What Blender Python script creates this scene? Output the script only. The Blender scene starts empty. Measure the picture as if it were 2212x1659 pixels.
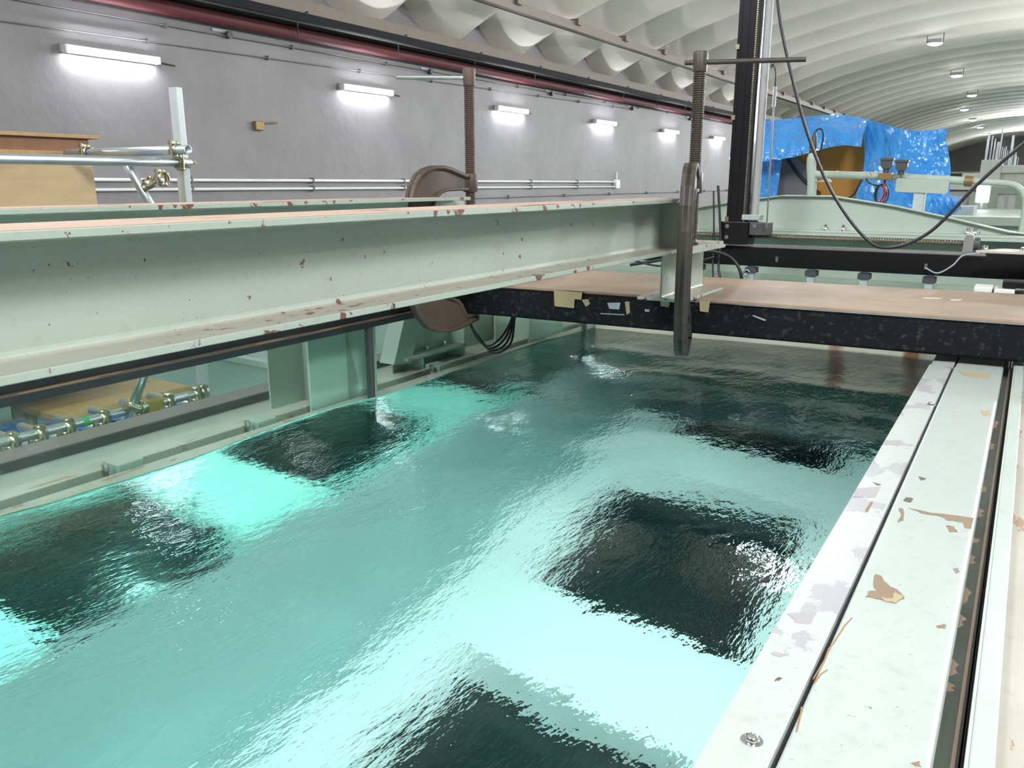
import bpy, math, random
import numpy as np
from mathutils import Vector, Matrix
random.seed(7); np.random.seed(7)
S = bpy.context.scene
COL = S.collection
pi = math.pi

# ------------------------------------------------------------------ camera
F_PX = 1750.0
PITCH = math.atan(436.5 / F_PX)
YAW = math.atan((2240 - 1106) / math.hypot(F_PX, 436.5))
cam = bpy.data.cameras.new('camera'); cam.sensor_width = 36.0; cam.sensor_fit = 'HORIZONTAL'
cam.lens = F_PX * 36.0 / 2212.0; cam.clip_start = 0.02; cam.clip_end = 400
co = bpy.data.objects.new('camera', cam); COL.objects.link(co)
fh = Vector((-math.sin(YAW), math.cos(YAW), 0)); rt = Vector((math.cos(YAW), math.sin(YAW), 0))
fw = fh * math.cos(PITCH) - Vector((0, 0, 1)) * math.sin(PITCH); up = rt.cross(fw)
M = Matrix((rt, up, -fw)).transposed().to_4x4()
co.matrix_world = M
S.camera = co
# ------------------------------------------------------------------ world, exposure, lamp strengths
w = bpy.data.worlds.new('world'); S.world = w; w.use_nodes = True
w.node_tree.nodes['Background'].inputs[0].default_value = (0.5, 0.52, 0.55, 1)
w.node_tree.nodes['Background'].inputs[1].default_value = 0.05
S.view_settings.view_transform = 'Standard'; S.view_settings.look = 'None'
S.view_settings.exposure = 0.0; S.view_settings.gamma = 1.0; S.view_settings.use_curve_mapping = False
cy = S.cycles
cy.max_bounces = 12; cy.transmission_bounces = 10; cy.transparent_max_bounces = 16; cy.diffuse_bounces = 5
cy.caustics_refractive = True; cy.caustics_reflective = True; cy.blur_glossy = 0.3
cy.sample_clamp_indirect = 0.0; cy.use_denoising = True
TUBE_EMIT = 95.0        # wall fluorescent tubes
FLOOD_EMIT = 160.0       # lens of every ceiling floodlight
KEYS = [                # the floodlights out of the frame that light the flume: position, watts
    ((3.0, -1.7, 4.25), 600),
    ((-3.0, -2.0, 4.3), 250),
    ((5.2, 8.6, 4.0), 180),
]

# ------------------------------------------------------------------ helpers
class MB:
    def __init__(s): s.v = []; s.f = []; s.sm = []
    def add(s, vs, fs, smooth=False):
        o = len(s.v); s.v += [tuple(p) for p in vs]
        for f in fs: s.f.append(tuple(i + o for i in f)); s.sm.append(smooth)
        return s
    def box(s, x0, x1, y0, y1, z0, z1, m=None):
        vs = [(x, y, z) for z in (z0, z1) for y in (y0, y1) for x in (x0, x1)]
        if m is not None: vs = [tuple(m @ Vector(p)) for p in vs]
        return s.add(vs, [(0, 2, 3, 1), (4, 5, 7, 6), (0, 1, 5, 4), (2, 6, 7, 3), (0, 4, 6, 2), (1, 3, 7, 5)])
    def prism(s, prof, a, b, fn):
        """prof: list of 2D points (ccw), fn(u,v,t) -> point; extrude t from a to b"""
        n = len(prof)
        vs = [fn(u, v, a) for u, v in prof] + [fn(u, v, b) for u, v in prof]
        fs = [tuple(range(n - 1, -1, -1)), tuple(range(n, 2 * n))] + [(i, (i + 1) % n, n + (i + 1) % n, n + i) for i in range(n)]
        return s.add(vs, fs)
    def tube(s, pts, r, seg=10, closed=False, caps=True, rb=None):
        P = [Vector(p) for p in pts]; n = len(P); rings = []
        T = []
        for i in range(n):
            a = P[i - 1] if (i > 0 or closed) else P[i]; b = P[(i + 1) % n] if (i < n - 1 or closed) else P[i]
            T.append((b - a).normalized())
        ref = Vector((0, 0, 1)) if abs(T[0].z) < .9 else Vector((1, 0, 0))
        N = (ref - T[0] * ref.dot(T[0])).normalized()
        vs = []
        for i in range(n):
            N = (N - T[i] * N.dot(T[i])).normalized(); B = T[i].cross(N)
            rr = r[i] if isinstance(r, (list, tuple)) else r
            for k in range(seg):
                a = 2 * pi * k / seg
                vs.append(P[i] + (N * math.cos(a) + B * math.sin(a)) * rr)
        fs = []
        for i in range(n if closed else n - 1):
            j = (i + 1) % n
            for k in range(seg):
                k2 = (k + 1) % seg
                fs.append((i * seg + k, i * seg + k2, j * seg + k2, j * seg + k))
        s.add(vs, fs, True)
        if caps and not closed:
            s.add([vs[k] for k in range(seg)], [tuple(range(seg - 1, -1, -1))])
            s.add([vs[(n - 1) * seg + k] for k in range(seg)], [tuple(range(seg))])
        return s
    def lathe(s, prof, o, axis=(0, 0, 1), seg=20, smooth=True, caps=True):
        """prof: (r, t) along axis"""
        o = Vector(o); A = Vector(axis).normalized()
        ref = Vector((1, 0, 0)) if abs(A.x) < .9 else Vector((0, 1, 0))
        N = (ref - A * ref.dot(A)).normalized(); B = A.cross(N); vs = []
        for r, t in prof:
            for k in range(seg):
                a = 2 * pi * k / seg
                vs.append(o + A * t + (N * math.cos(a) + B * math.sin(a)) * r)
        fs = [(i * seg + k, i * seg + (k + 1) % seg, (i + 1) * seg + (k + 1) % seg, (i + 1) * seg + k)
              for i in range(len(prof) - 1) for k in range(seg)]
        s.add(vs, fs, smooth)
        if caps:
            s.add(vs[:seg], [tuple(range(seg - 1, -1, -1))]); s.add(vs[-seg:], [tuple(range(seg))])
        return s
    def cyl(s, a, b, r, seg=16, r2=None):
        a = Vector(a); b = Vector(b); L = (b - a).length
        return s.lathe([(r, 0), (r if r2 is None else r2, L)], a, b - a, seg)
    def pipe(s, a, b, r, wall=.004, seg=18):
        """an open-ended pipe: outer, inner and rims"""
        a = Vector(a); b = Vector(b); L = (b - a).length
        return s.lathe([(r - wall, .25), (r - wall, 0), (r, 0), (r, L), (r - wall, L), (r - wall, L - .25)], a, b - a, seg, True, False)
    def build(s, name, mat=None, parent=None, bevel=0, seg=2, loc=None, rotz=0):
        me = bpy.data.meshes.new(name); me.from_pydata(s.v, [], s.f)
        me.polygons.foreach_set('use_smooth', s.sm); me.update()
        o = bpy.data.objects.new(name, me); COL.objects.link(o)
        if mat: me.materials.append(mat)
        if parent is not None: o.parent = parent
        if loc: o.location = loc
        if rotz: o.rotation_euler.z = rotz
        if bevel:
            b = o.modifiers.new('bevel', 'BEVEL'); b.width = bevel; b.segments = seg; b.limit_method = 'ANGLE'; b.angle_limit = .7
        return o

def tag(o, label=None, cat=None, group=None, kind=None):
    if label: o['label'] = label
    if cat: o['category'] = cat
    if group: o['group'] = group
    if kind: o['kind'] = kind
    return o
def thing(name, label, cat, loc=(0, 0, 0), rotz=0, group=None, kind=None):
    o = bpy.data.objects.new(name, None); COL.objects.link(o); o.location = loc; o.rotation_euler = (0, 0, rotz)
    o.empty_display_size = .1
    return tag(o, label, cat, group, kind)
def struct(o, label=None): o['kind'] = 'structure'; return o
def copy_tree(o, parent=None):
    c = o.copy(); COL.objects.link(c)
    if parent is not None: c.parent = parent
    for ch in list(o.children): copy_tree(ch, c)
    return c
def crom(pts, n=8):
    P = [Vector(p) for p in pts]; P = [P[0] * 2 - P[1]] + P + [P[-1] * 2 - P[-2]]; out = []
    for i in range(1, len(P) - 2):
        for k in range(n):
            t = k / n; a, b, c, d = P[i - 1:i + 3]
            out.append(.5 * ((2 * b) + (c - a) * t + (2 * a - 5 * b + 4 * c - d) * t * t + (3 * b - a - 3 * c + d) * t ** 3))
    out.append(P[-2]); return out

# ------------------------------------------------------------------ materials
def srgb(r, g, b):
    f = lambda c: (c / 255 / 12.92) if c / 255 <= .04045 else ((c / 255 + .055) / 1.055) ** 2.4
    return (f(r), f(g), f(b), 1)
class NT:
    def __init__(s, name):
        s.m = bpy.data.materials.new(name); s.m.use_nodes = True; s.t = s.m.node_tree
        s.b = s.t.nodes['Principled BSDF']; s.tc = s.t.nodes.new('ShaderNodeTexCoord')
    def n(s, typ, **kw):
        nd = s.t.nodes.new(typ)
        for k, v in kw.items():
            if k.startswith('_'): setattr(nd, k[1:], v)
            else: nd.inputs[k.replace('__', ' ')].default_value = v
        return nd
    def l(s, a, b): s.t.links.new(a, b)
    def noise(s, scale, detail=4, stretch=None, rough=.55, coord='Object'):
        src = s.tc.outputs[coord]
        if stretch:
            mp = s.n('ShaderNodeMapping'); mp.inputs['Scale'].default_value = stretch; s.l(src, mp.inputs[0]); src = mp.outputs[0]
        nd = s.n('ShaderNodeTexNoise', Scale=scale, Detail=detail, Roughness=rough); s.l(src, nd.inputs['Vector']); return nd.outputs['Fac']
    def ramp(s, fac, a, b, ca=(0, 0, 0, 1), cb=(1, 1, 1, 1)):
        r = s.n('ShaderNodeValToRGB'); r.color_ramp.elements[0].position = a; r.color_ramp.elements[1].position = b
        r.color_ramp.elements[0].color = ca; r.color_ramp.elements[1].color = cb; s.l(fac, r.inputs[0]); return r.outputs[0]
    def mix(s, fac, a, b, blend='MIX'):
        m = s.n('ShaderNodeMix', _data_type='RGBA', _blend_type=blend)
        for sock, v in ((m.inputs[0], fac), (m.inputs[6], a), (m.inputs[7], b)):
            if hasattr(v, 'links') or isinstance(v, bpy.types.NodeSocket): s.l(v, sock)
            else: sock.default_value = v
        return m.outputs[2]
    def mul(s, a, b, op='MULTIPLY'):
        m = s.n('ShaderNodeMath', _operation=op)
        for i, v in enumerate((a, b)):
            if isinstance(v, bpy.types.NodeSocket): s.l(v, m.inputs[i])
            else: m.inputs[i].default_value = v
        return m.outputs[0]
    def bump(s, h, strength=.2, dist=.01):
        b = s.n('ShaderNodeBump', Strength=strength, Distance=dist); s.l(h, b.inputs['Height']); s.l(b.outputs[0], s.b.inputs['Normal'])
    def color(s, c):
        if isinstance(c, bpy.types.NodeSocket): s.l(c, s.b.inputs['Base Color'])
        else: s.b.inputs['Base Color'].default_value = c
def plain(name, c, rough=.5, metal=0., var=.08, scale=8, bump=0, bscale=60, coat=0):
    t = NT(name); n = t.noise(scale, 5)
    d = tuple(x * (1 - var) for x in c[:3]) + (1,); e = tuple(min(1, x * (1 + var)) for x in c[:3]) + (1,)
    t.color(t.mix(n, d, e)); t.b.inputs['Roughness'].default_value = rough; t.b.inputs['Metallic'].default_value = metal
    if coat: t.b.inputs['Coat Weight'].default_value = coat
    if bump: t.bump(t.noise(bscale, 3), bump)
    return t.m
def emit(name, c, st):
    t = NT(name); t.b.inputs['Base Color'].default_value = c
    t.b.inputs['Emission Color'].default_value = c; t.b.inputs['Emission Strength'].default_value = st; return t.m
def paint(name, base, chip, dust=None, amount=.66, scale=18, stretch=None, rough=.45, spots=None, dirt=.25, dustamt=.85, big=3.0, edge=.012):
    t = NT(name)
    n1 = t.noise(scale, 7, stretch, .6); n2 = t.noise(big, 3)
    col = t.mix(t.ramp(n2, .35, .7), base, tuple(x * (1 - dirt) for x in base[:3]) + (1,))
    grime = t.noise(40, 6); col = t.mix(t.mul(t.ramp(grime, .55, .75), .25), col, (.22, .19, .13, 1))
    geo = t.n('ShaderNodeNewGeometry'); sx = t.n('ShaderNodeSeparateXYZ'); t.l(geo.outputs['Normal'], sx.inputs[0])
    upm = t.ramp(sx.outputs['Z'], .6, .9)
    if dust:
        dn = t.noise(6, 6, (1, .25, 1)); k = t.mul(upm, t.mul(t.ramp(dn, .2, .55), dustamt)); col = t.mix(k, col, dust)
    if name == 'beam_paint':
        sp = t.n('ShaderNodeSeparateXYZ'); t.l(t.tc.outputs['Object'], sp.inputs[0])
        ez = t.ramp(t.mul(t.mul(sp.outputs['Z'], .1, 'ADD'), 0, 'ABSOLUTE'), .075, .089)
        n1 = t.mul(n1, t.mul(ez, .085), 'ADD')
    mask = t.ramp(t.mul(n1, t.mul(t.mul(n2, .5), .75, 'ADD')), amount, amount + edge)
    col = t.mix(mask, col, chip)
    if spots:
        col = t.mix(t.mul(t.ramp(t.noise(75, 3, (1, 1.4, 1), .6), .69, .705), t.ramp(t.noise(5, 2), .45, .6)), col, spots)
    t.color(col); t.b.inputs['Roughness'].default_value = rough
    t.bump(mask, .25, .002)
    return t.m
def wood(name, a, b, scale=3, stretch=(1, 12, 1), rough=.6, stain=None):
    t = NT(name); n = t.noise(scale, 6, stretch, .65); col = t.mix(t.ramp(n, .3, .7), a, b)
    if stain:
        col = t.mix(t.mul(t.ramp(t.noise(2.2, 5), .45, .7), .7), col, stain)
    t.color(col); t.b.inputs['Roughness'].default_value = rough; t.bump(n, .1, .002); return t.m

GREEN = (.33, .40, .345, 1); PALE = (.70, .82, .74, 1)
M_beam = paint('beam_paint', (.35, .40, .34, 1), (.13, .05, .035, 1), (.30, .245, .195, 1), .69, 26, None, .45, (.13, .06, .04, 1), .08)
M_beamtop = paint('beam_top_paint', (.40, .33, .26, 1), (.24, .10, .06, 1), (.38, .26, .20, 1), .60, 9, (1, .2, 1), .85, None, .3)
M_rimL = paint('rim_strip_paint', (.40, .43, .41, 1), (.30, .305, .32, 1), None, .56, 11, (1, .6, 1), .4, (.22, .15, .11, 1), .05)
M_rimR = paint('rim_plate_paint', (.385, .43, .405, 1), (.19, .27, .19, 1), None, .74, 14, (1, .7, 1), .35, (.22, .15, .11, 1), .04)
M_outer = paint('outer_cap_paint', (.40, .46, .42, 1), (.20, .27, .19, 1), None, .70, 30, None, .45, None, .1)
M_beige = paint('dirty_flange', (.42, .39, .33, 1), (.30, .18, .12, 1), None, .62, 12, (2, .6, 1), .6)
M_greyled = plain('grey_ledge', (.36, .36, .40, 1), .5, .1)
M_green = paint('green_steel', GREEN, (.18, .10, .07, 1), (.36, .32, .26, 1), .74, 20, None, .5, None, .12, .6)
M_greenpale = plain('pale_green_paint', (.40, .465, .405, 1), .45, 0, .05, 5)
M_floorpaint = plain('flume_floor_paint', (.91, .935, .92, 1), .7, 0, .02, 2)
M_sill = plain('flume_sill_paint', (.29, .44, .42, 1), .7, 0, .05, 3)
M_darkgap = plain('dark_gap', (.02, .02, .02, 1), .7)
M_black = paint('black_paint', (.006, .007, .010, 1), (.03, .029, .026, 1), None, .90, 16, None, .5, None, .1)
M_black.node_tree.nodes['Principled BSDF'].inputs['Specular IOR Level'].default_value = .18
M_blackrail = plain('black_rail_paint', (.016, .02, .022, 1), .35, 0, .3, 12)
M_railedge = paint('rusty_ledge', (.10, .075, .05, 1), (.20, .13, .07, 1), None, .5, 20, (1, .2, 1), .7)
M_alu = plain('black_anodised', (.018, .018, .02, 1), .32, .6, .1)
M_steel = plain('steel', (.62, .62, .62, 1), .25, 1., .1)
M_chrome = plain('chrome', (.85, .85, .87, 1), .08, 1., .03)
M_zinc = plain('zinc_gold', (.46, .42, .30, 1), .35, 1., .3, 40)
M_galv = plain('galvanised_pipe', (.55, .60, .62, 1), .38, .85, .12, 10)
M_galvgreen = plain('galvanised_channel', (.60, .66, .66, 1), .42, .6, .1, 10)
M_clamp = paint('rusty_brown_cast', (.090, .056, .040, 1), (.05, .05, .04, 1), None, .62, 40, None, .55, None, .3)
M_clamp2 = paint('dusty_brown_cast', (.052, .042, .033, 1), (.03, .04, .032, 1), None, .62, 40, None, .5, None, .3)
M_thread = plain('rusty_thread', (.10, .062, .045, 1), .5, .2, .3, 60)
M_thread2 = plain('dusty_thread', (.065, .052, .04, 1), .5, .2, .3, 60)
M_ply = wood('old_plywood', (.27, .185, .13, 1), (.34, .245, .175, 1), 5, (1.0, 9, 1), .62, (.17, .12, .085, 1))
M_newply = wood('new_plywood', (.42, .30, .165, 1), (.48, .35, .20, 1), 3, (1, 1, 5), .6)
M_frame = wood('red_brown_board', (.20, .09, .045, 1), (.27, .13, .06, 1), 4, (1, 3, 1), .5)
M_yellowwood = wood('yellow_pallet_wood', (.36, .21, .085, 1), (.44, .28, .12, 1), 4, (1, 6, 1), .6)
M_orange = wood('orange_board', (.40, .17, .02, 1), (.50, .23, .03, 1), 2, (1, 1, 3), .6)
M_cable = plain('black_cable', (.015, .016, .018, 1), .4)
M_tape = plain('masking_tape', (.36, .275, .16, 1), .7, 0, .15)
M_white = plain('white_plastic', (.75, .76, .74, 1), .4)
M_greycover = plain('grey_cover', (.33, .33, .33, 1), .5)
M_rubber = plain('rubber', (.03, .03, .03, 1), .7)
M_red = plain('red_pipe_paint', (.13, .018, .024, 1), .6)
M_matte = plain('matte_black_steel', (.010, .011, .014, 1), .75)
M_matte.node_tree.nodes['Principled BSDF'].inputs['Specular IOR Level'].default_value = .2
M_tan = plain('tan_steel', (.20, .155, .12, 1), .6, 0, .15)
M_wire = plain('red_wire', (.45, .06, .05, 1), .5)
M_brass = plain('rusty_brass', (.26, .17, .08, 1), .5, .5)
M_tube = emit('fluorescent_tube', (.88, .93, 1, 1), TUBE_EMIT)
M_lens = emit('floodlight_lens', (.93, .98, 1, 1), FLOOD_EMIT)
M_housing = plain('lamp_housing', (.45, .45, .47, 1), .5)
M_housdark = plain('dark_housing', (.06, .06, .065, 1), .5)
M_farwhite = plain('white_machine_paint', (.58, .60, .56, 1), .5)
M_fargreen = plain('dull_green_paint', (.32, .38, .31, 1), .5)

def m_glass():
    t = NT('window_glass'); nt = t.t; nt.nodes.remove(t.b)
    out = nt.nodes['Material Output']; tr = t.n('ShaderNodeBsdfTransparent', Color=(.84, .94, .91, 1)); gl = t.n('ShaderNodeBsdfGlossy', Roughness=.01)
    ge = t.n('ShaderNodeNewGeometry'); fr = t.n('ShaderNodeFresnel'); t.l(t.mul(t.mul(ge.outputs['Backfacing'], -.76, 'MULTIPLY'), 1.45, 'ADD'), fr.inputs[0]); mx = t.n('ShaderNodeMixShader'); t.l(fr.outputs[0], mx.inputs[0]); t.l(tr.outputs[0], mx.inputs[1]); t.l(gl.outputs[0], mx.inputs[2])
    t.l(mx.outputs[0], out.inputs[0]); return t.m
M_glass = m_glass()
def m_water(name, tint, refl, bump=True):
    t = NT(name); nt = t.t; nt.nodes.remove(t.b); out = nt.nodes['Material Output']
    rf = t.n('ShaderNodeBsdfRefraction', Color=tint, Roughness=0.0, IOR=1.333); gl = t.n('ShaderNodeBsdfGlossy', Color=refl, Roughness=0.0)
    fr = t.n('ShaderNodeFresnel', IOR=1.333); mx = t.n('ShaderNodeMixShader')
    t.l(fr.outputs[0], mx.inputs[0]); t.l(rf.outputs[0], mx.inputs[1]); t.l(gl.outputs[0], mx.inputs[2]); t.l(mx.outputs[0], out.inputs[0])
    if bump:
        h = t.mul(t.noise(17, 3, (1.5, .75, 1), .5), t.mul(t.noise(55, 2, (2.2, .6, 1), .5), .3), 'ADD')
        b = t.n('ShaderNodeBump', Strength=1.0, Distance=.0034); t.l(h, b.inputs['Height'])
        for nd in (rf, gl, fr): t.l(b.outputs[0], nd.inputs['Normal'])
    return t.m
M_water = m_water('water_surface', (.74, .998, .985, 1), (1, 1, 1, 1))
M_waterside = m_water('water_side', (.8, 1, .95, 1), (.50, 1.0, .88, 1), False)

# ------------------------------------------------------------------ the hall
X0, X1, Y0, Y1, ZF = -10.0, 9.0, -14.0, 108.0, -1.62
def m_wall():
    t = NT('hall_wall_paint'); n = t.noise(1.2, 5); c = t.mix(t.ramp(n, .35, .7), (.205, .19, .20, 1), (.245, .228, .237, 1))
    c = t.mix(t.mul(t.ramp(t.noise(3, 6, (1, 3, .3)), .6, .8), .2), c, (.3, .29, .29, 1)); t.color(c)
    t.b.inputs['Roughness'].default_value = .55; t.bump(t.noise(5, 6), .35, .02); return t.m
M_wall = m_wall()
M_ceil = plain('ceiling_shell', (.80, .72, .655, 1), .8, 0, .05, .8)
def m_floor():
    t = NT('hall_floor_paint'); n = t.noise(.9, 6); t.color(t.mix(t.ramp(n, .35, .65), (.13, .21, .18, 1), (.17, .25, .215, 1)))
    t.b.inputs['Roughness'].default_value = .45; return t.m
M_floor = m_floor()
struct(MB().box(X0 - .3, X0, Y0, Y1, ZF, 3.2).build('wall_left', M_wall))
struct(MB().box(X1, X1 + .3, Y0, Y1, ZF, 3.4).build('wall_right', M_wall))
struct(MB().box(X0 - .3, X1 + .3, Y0 - .3, Y0, ZF, 5.5).build('wall_back', M_wall))
struct(MB().box(X0 - .3, X1 + .3, Y1, Y1 + .3, ZF, 5.5).build('wall_front', M_wall))
# floor in four strips round the flume pit
fl = MB(); fl.box(X0, -2.66, Y0, Y1, ZF - .2, ZF); fl.box(.35, X1, Y0, Y1, ZF - .2, ZF); fl.box(-2.66, .35, Y0, -2.6, ZF - .2, ZF); fl.box(-2.66, .35, 8.75, Y1, ZF - .2, ZF)
struct(fl.build('floor', M_floor))
P = 2.34
def ceil_z(x, y):
    arch = 4.9 - 1.75 * ((x + .5) / 9.5) ** 2
    amp = .022 + .38 * math.exp(-(x + 9.3) / 2.0) if x < 0 else .07 + .34 * math.exp((x - 8.3) / 1.9)
    return arch - amp * abs(math.cos(pi * (y - 11.05) / P)) ** .8
xs = list(np.concatenate([np.linspace(-10, -7, 22), np.linspace(-6.6, 6.6, 24), np.linspace(7, 9, 10)])); ys = list(np.arange(Y0, Y1 + .1, P / 14))
cm = MB(); nv = len(ys)
cm.add([(x, y, ceil_z(x, y)) for x in xs for y in ys], [(i * nv + j, i * nv + j + 1, (i + 1) * nv + j + 1, (i + 1) * nv + j) for i in range(len(xs) - 1) for j in range(nv - 1)], True)
struct(cm.build('ceiling', M_ceil))

# long steel members under the shell
tag(MB().box(-9.98, -9.72, Y0 + .1, 107, 2.46, 2.66).build('wall_bearer', M_tan), 'long tan steel bearer running along the top of the grey wall', 'bearer')
pl = thing('roof_purlin', 'tan steel purlin running lengthwise below the fluted ceiling', 'purlin', (-8.5, 0, 0))
MB().box(-.09, .09, Y0 + .1, 107, 3.02, 3.18).build('bar', M_tan, pl)
for k in range(34):
    y = 4.2 + k * P
    MB().box(-.16, .16, y - .09, y + .09, 3.12, 3.24).build('bracket', M_tan, pl, .01)
rp = MB(); rp.tube([(-9.86, Y0 + .1, 2.19), (-9.86, 107, 2.19)], .085, 14); o = rp.build('red_pipe', M_red)
tag(o, 'long dark red pipe along the top of the grey wall', 'pipe')
o = MB().tube([(-9.84, Y0 + .1, 2.36), (-9.84, 107, 2.36)], .075, 14).build('black_pipe', M_matte)
tag(o, 'long black pipe lying just above the dark red pipe on the wall', 'pipe')
wires = ['thin steel conduit above the red pipe, nearest the wall', 'thin steel conduit above the red pipe, second from the wall', 'thin steel conduit above the red pipe, third from the wall',
         'thin steel conduit above the red pipe, fourth from the wall', 'thin steel conduit above the red pipe, farthest from the wall']
for k in range(5):
    tag(MB().tube([(-9.58 + .042 * k, Y0 + .1, 2.30), (-9.58 + .042 * k, 107, 2.30)], .0085, 6).build('roof_conduit', M_tan), wires[k], 'conduit', 'thin conduits above the red pipe')
tag(MB().box(-9.32, -9.24, Y0 + .1, 107, 2.25, 2.36).build('flat_tray', M_matte), 'narrow flat black cable tray beside the thin conduits under the ceiling', 'cable tray')
for k, y in enumerate([9.4 + P * i for i in range(12)]):
    h = thing('pipe_hanger', 'small dark bracket holding the red pipe to the bearer', 'bracket', (-9.8, y, 0), 0, 'brackets holding the red pipe')
    MB().box(-.16, .12, -.05, .05, 2.44, 2.47).build('plate', M_housdark, h); MB().cyl((.08, 0, 2.1), (.08, 0, 2.44), .012, 8).build('rod', M_housdark, h)
    MB().cyl((.14, .02, 2.40), (.14, .16, 2.48), .028, 8).build('valve', M_housdark, h)

# cables and conduits on the left wall
M_clip = plain('dusty_clip', (.16, .15, .15, 1), .6)
def conduit(zA, yA, zB, yB, r, mat, label, step, clipmat=M_clip, name='wall_conduit', off=0):
    t = thing(name, label, 'conduit', (X0, 0, 0))
    MB().tube([(.03 + r, yA, zA), (.03 + r, yB, zB)], r, 8).build('pipe', mat, t)
    n = int((yB - yA) / step)
    for k in range(n):
        y = yA + off + step * (k + .5); z = zA + (zB - zA) * (y - yA) / (yB - yA)
        if y < yB: MB().box(0, .04 + 2 * r, y - .012, y + .012, z - r - .022, z + r + .022).build('clip', clipmat, t)
    return t
conduit(.03, 4, .0, 21.2, .022, M_white, 'white conduit on the grey wall, upper of the close pair', 2.3)
conduit(-.09, 4, -.13, 21.2, .022, M_white, 'white conduit on the grey wall, lower of the close pair', 2.3)
conduit(-.34, 4, -.30, 40, .012, M_wall, 'thin grey cable along the wall below the white conduit pair', 2.6)
conduit(1.72, 4, 2.0, 22, .008, M_wall, 'thin grey cable on the wall just above the tube lights', 2.0)
conduit(1.98, 4, 2.12, 30, .008, M_wall, 'thin grey cable on the wall just under the red pipe', 2.2)
jb = thing('junction_box', 'small white junction box ending the white conduit pair', 'junction box', (X0, 21.35, -.06))
MB().box(0, .09, -.13, .13, -.12, .12).build('box', M_white, jb, .01); MB().cyl((.04, 0, .12), (.04, 0, .32), .02, 8).build('stub', M_white, jb)
wb = thing('wall_outlet', 'small rusty brown box with a stub pipe on the grey wall', 'outlet box', (X0, 8.72, .82))
MB().box(0, .07, -.07, .09, -.07, .06).build('box', M_brass, wb, .01); MB().cyl((.05, .09, .04), (.05, .36, .06), .012, 8).build('stub', M_brass, wb)
for y, z in ((8.3 + 4.65 * k, 2.02) for k in range(5)):
    c = thing('wall_socket', 'small black round fitting on the wall under the red pipe', 'fitting', (X0, y, z), 0, 'black fittings under the red pipe')
    MB().cyl((0, 0, 0), (.08, 0, 0), .05, 12).build('body', M_housdark, c); MB().box(0, .02, -.25, -.02, .02, .06).build('bracket', M_housing, c)

# fluorescent wall lights
def wall_light(y, label):
    t = thing('wall_light', label, 'light', (X0, y, 1.53), 0, 'fluorescent tube lights on the left wall')
    MB().box(0, .05, -.64, .64, -.04, .05).build('housing', M_housing, t, .008); MB().prism([(0, .05), (.082, .042), (.085, .048), (0, .062)], -.63, .63, lambda u, v, q: (u, q, v)).build('reflector', M_housing, t)
    MB().cyl((.085, -.60, .0), (.085, .60, .0), .036, 14).build('tube', M_tube, t)
    for s in (-1, 1): MB().box(.04, .13, s * .615 - .015, s * .615 + .015, -.045, .045).build('end_socket', M_white, t)
    MB().cyl((.03, .64, .0), (.02, .92, -.02), .009, 8).build('feed_pipe', M_housdark, t)
ords = ['behind the plywood crate, above the upright steel channel', 'second from the crate, left of the far clamp',
        'third from the crate, right of the far clamp', 'fourth from the crate, between the two clamps', 'fifth from the crate, left of the near clamp',
        'sixth from the crate, beside the black upright']
for k in range(-3, 6):
    lab = ('bright fluorescent wall light, ' + ords[k])[:200] if k >= 0 else 'bright fluorescent wall light beyond the frame, before the plywood crate'
    wall_light(6.47 + 4.66 * k, lab)

# ceiling floodlights
def flood(x, y, z, label, group='ceiling floodlights', power=None, sc=1.0, lsize=.4):
    t = thing('ceiling_floodlight', label, 'floodlight', (x, y, z), 0, group)
    m = MB(); m.prism([(-.22 * sc, -.0), (.22 * sc, 0), (.2 * sc, .13), (-.2 * sc, .13)], -.17, .17, lambda u, v, q: (u, q, v)); m.build('housing', M_housing, t, .01)
    lens = MB(); lens.lathe([(.0001, -.07), (.1, -.06), (.17, -.03), (.19, 0)], (0, 0, 0), (0, 0, 1), 18, True, False)
    lo = lens.build('lens', M_lens, t); lo.scale = (1.15 * sc, .9, 1)
    ct = ceil_z(x, y) - z
    br = MB(); br.box(-.25 * sc, -.23 * sc, -.03, .03, .02, .34); br.box(.23 * sc, .25 * sc, -.03, .03, .02, .34); br.box(-.25 * sc, .25 * sc, -.03, .03, .33, .36); br.cyl((0, 0, .34), (0, 0, ct), .02, 8)
    br.build('bracket', M_housdark, t)
    if power:
        L = bpy.data.lights.new('floodlight_lamp', 'AREA'); L.shape = 'DISK'; L.size = lsize; L.energy = power; L.color = (.95, .98, 1)
        Lo = bpy.data.objects.new('floodlight_lamp', L); COL.objects.link(Lo); Lo.location = (x, y, z - .09)
        d = Vector((-1.3, 3.0, -1.5)) - Vector((x, y, z)); Lo.rotation_euler = d.to_track_quat('-Z', 'Y').to_euler()
        Lo.parent = t; Lo.matrix_parent_inverse = Matrix.Translation((x, y, z)).inverted()
rows = [(-3.55, 22.0, 'at the top edge of the photo'), (-3.43, 31.6, 'largest of the row, hanging below a dark square bracket'), (-3.5, 41.4, 'second in the row from the top'),
        (-3.49, 51.1, 'third in the row, above the right end of the blue tarp'), (-4.47, 60.7, 'fourth in the row, offset to the left'), (-4.58, 71.1, 'fifth in the row, offset to the left'),
        (-4.6, 80.8, 'sixth in the row towards the far wall'), (-4.7, 92.5, 'last in the row before the far wall')]
for x, y, lb in rows: flood(x, y, 4.42, 'white ceiling floodlight, ' + lb)
for p in ((-3.3, 14.5, 4.42), (-4.0, 17.9, 4.42)): flood(p[0], p[1], p[2], 'white ceiling floodlight above the frame, mirrored in the water', 'floodlights mirrored in the water', power=130, lsize=.45)
for (p, e) in KEYS: flood(p[0], p[1], p[2], 'white ceiling floodlight above the tank, outside the frame', 'floodlights above the tank', power=e, lsize=1.8)
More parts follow.
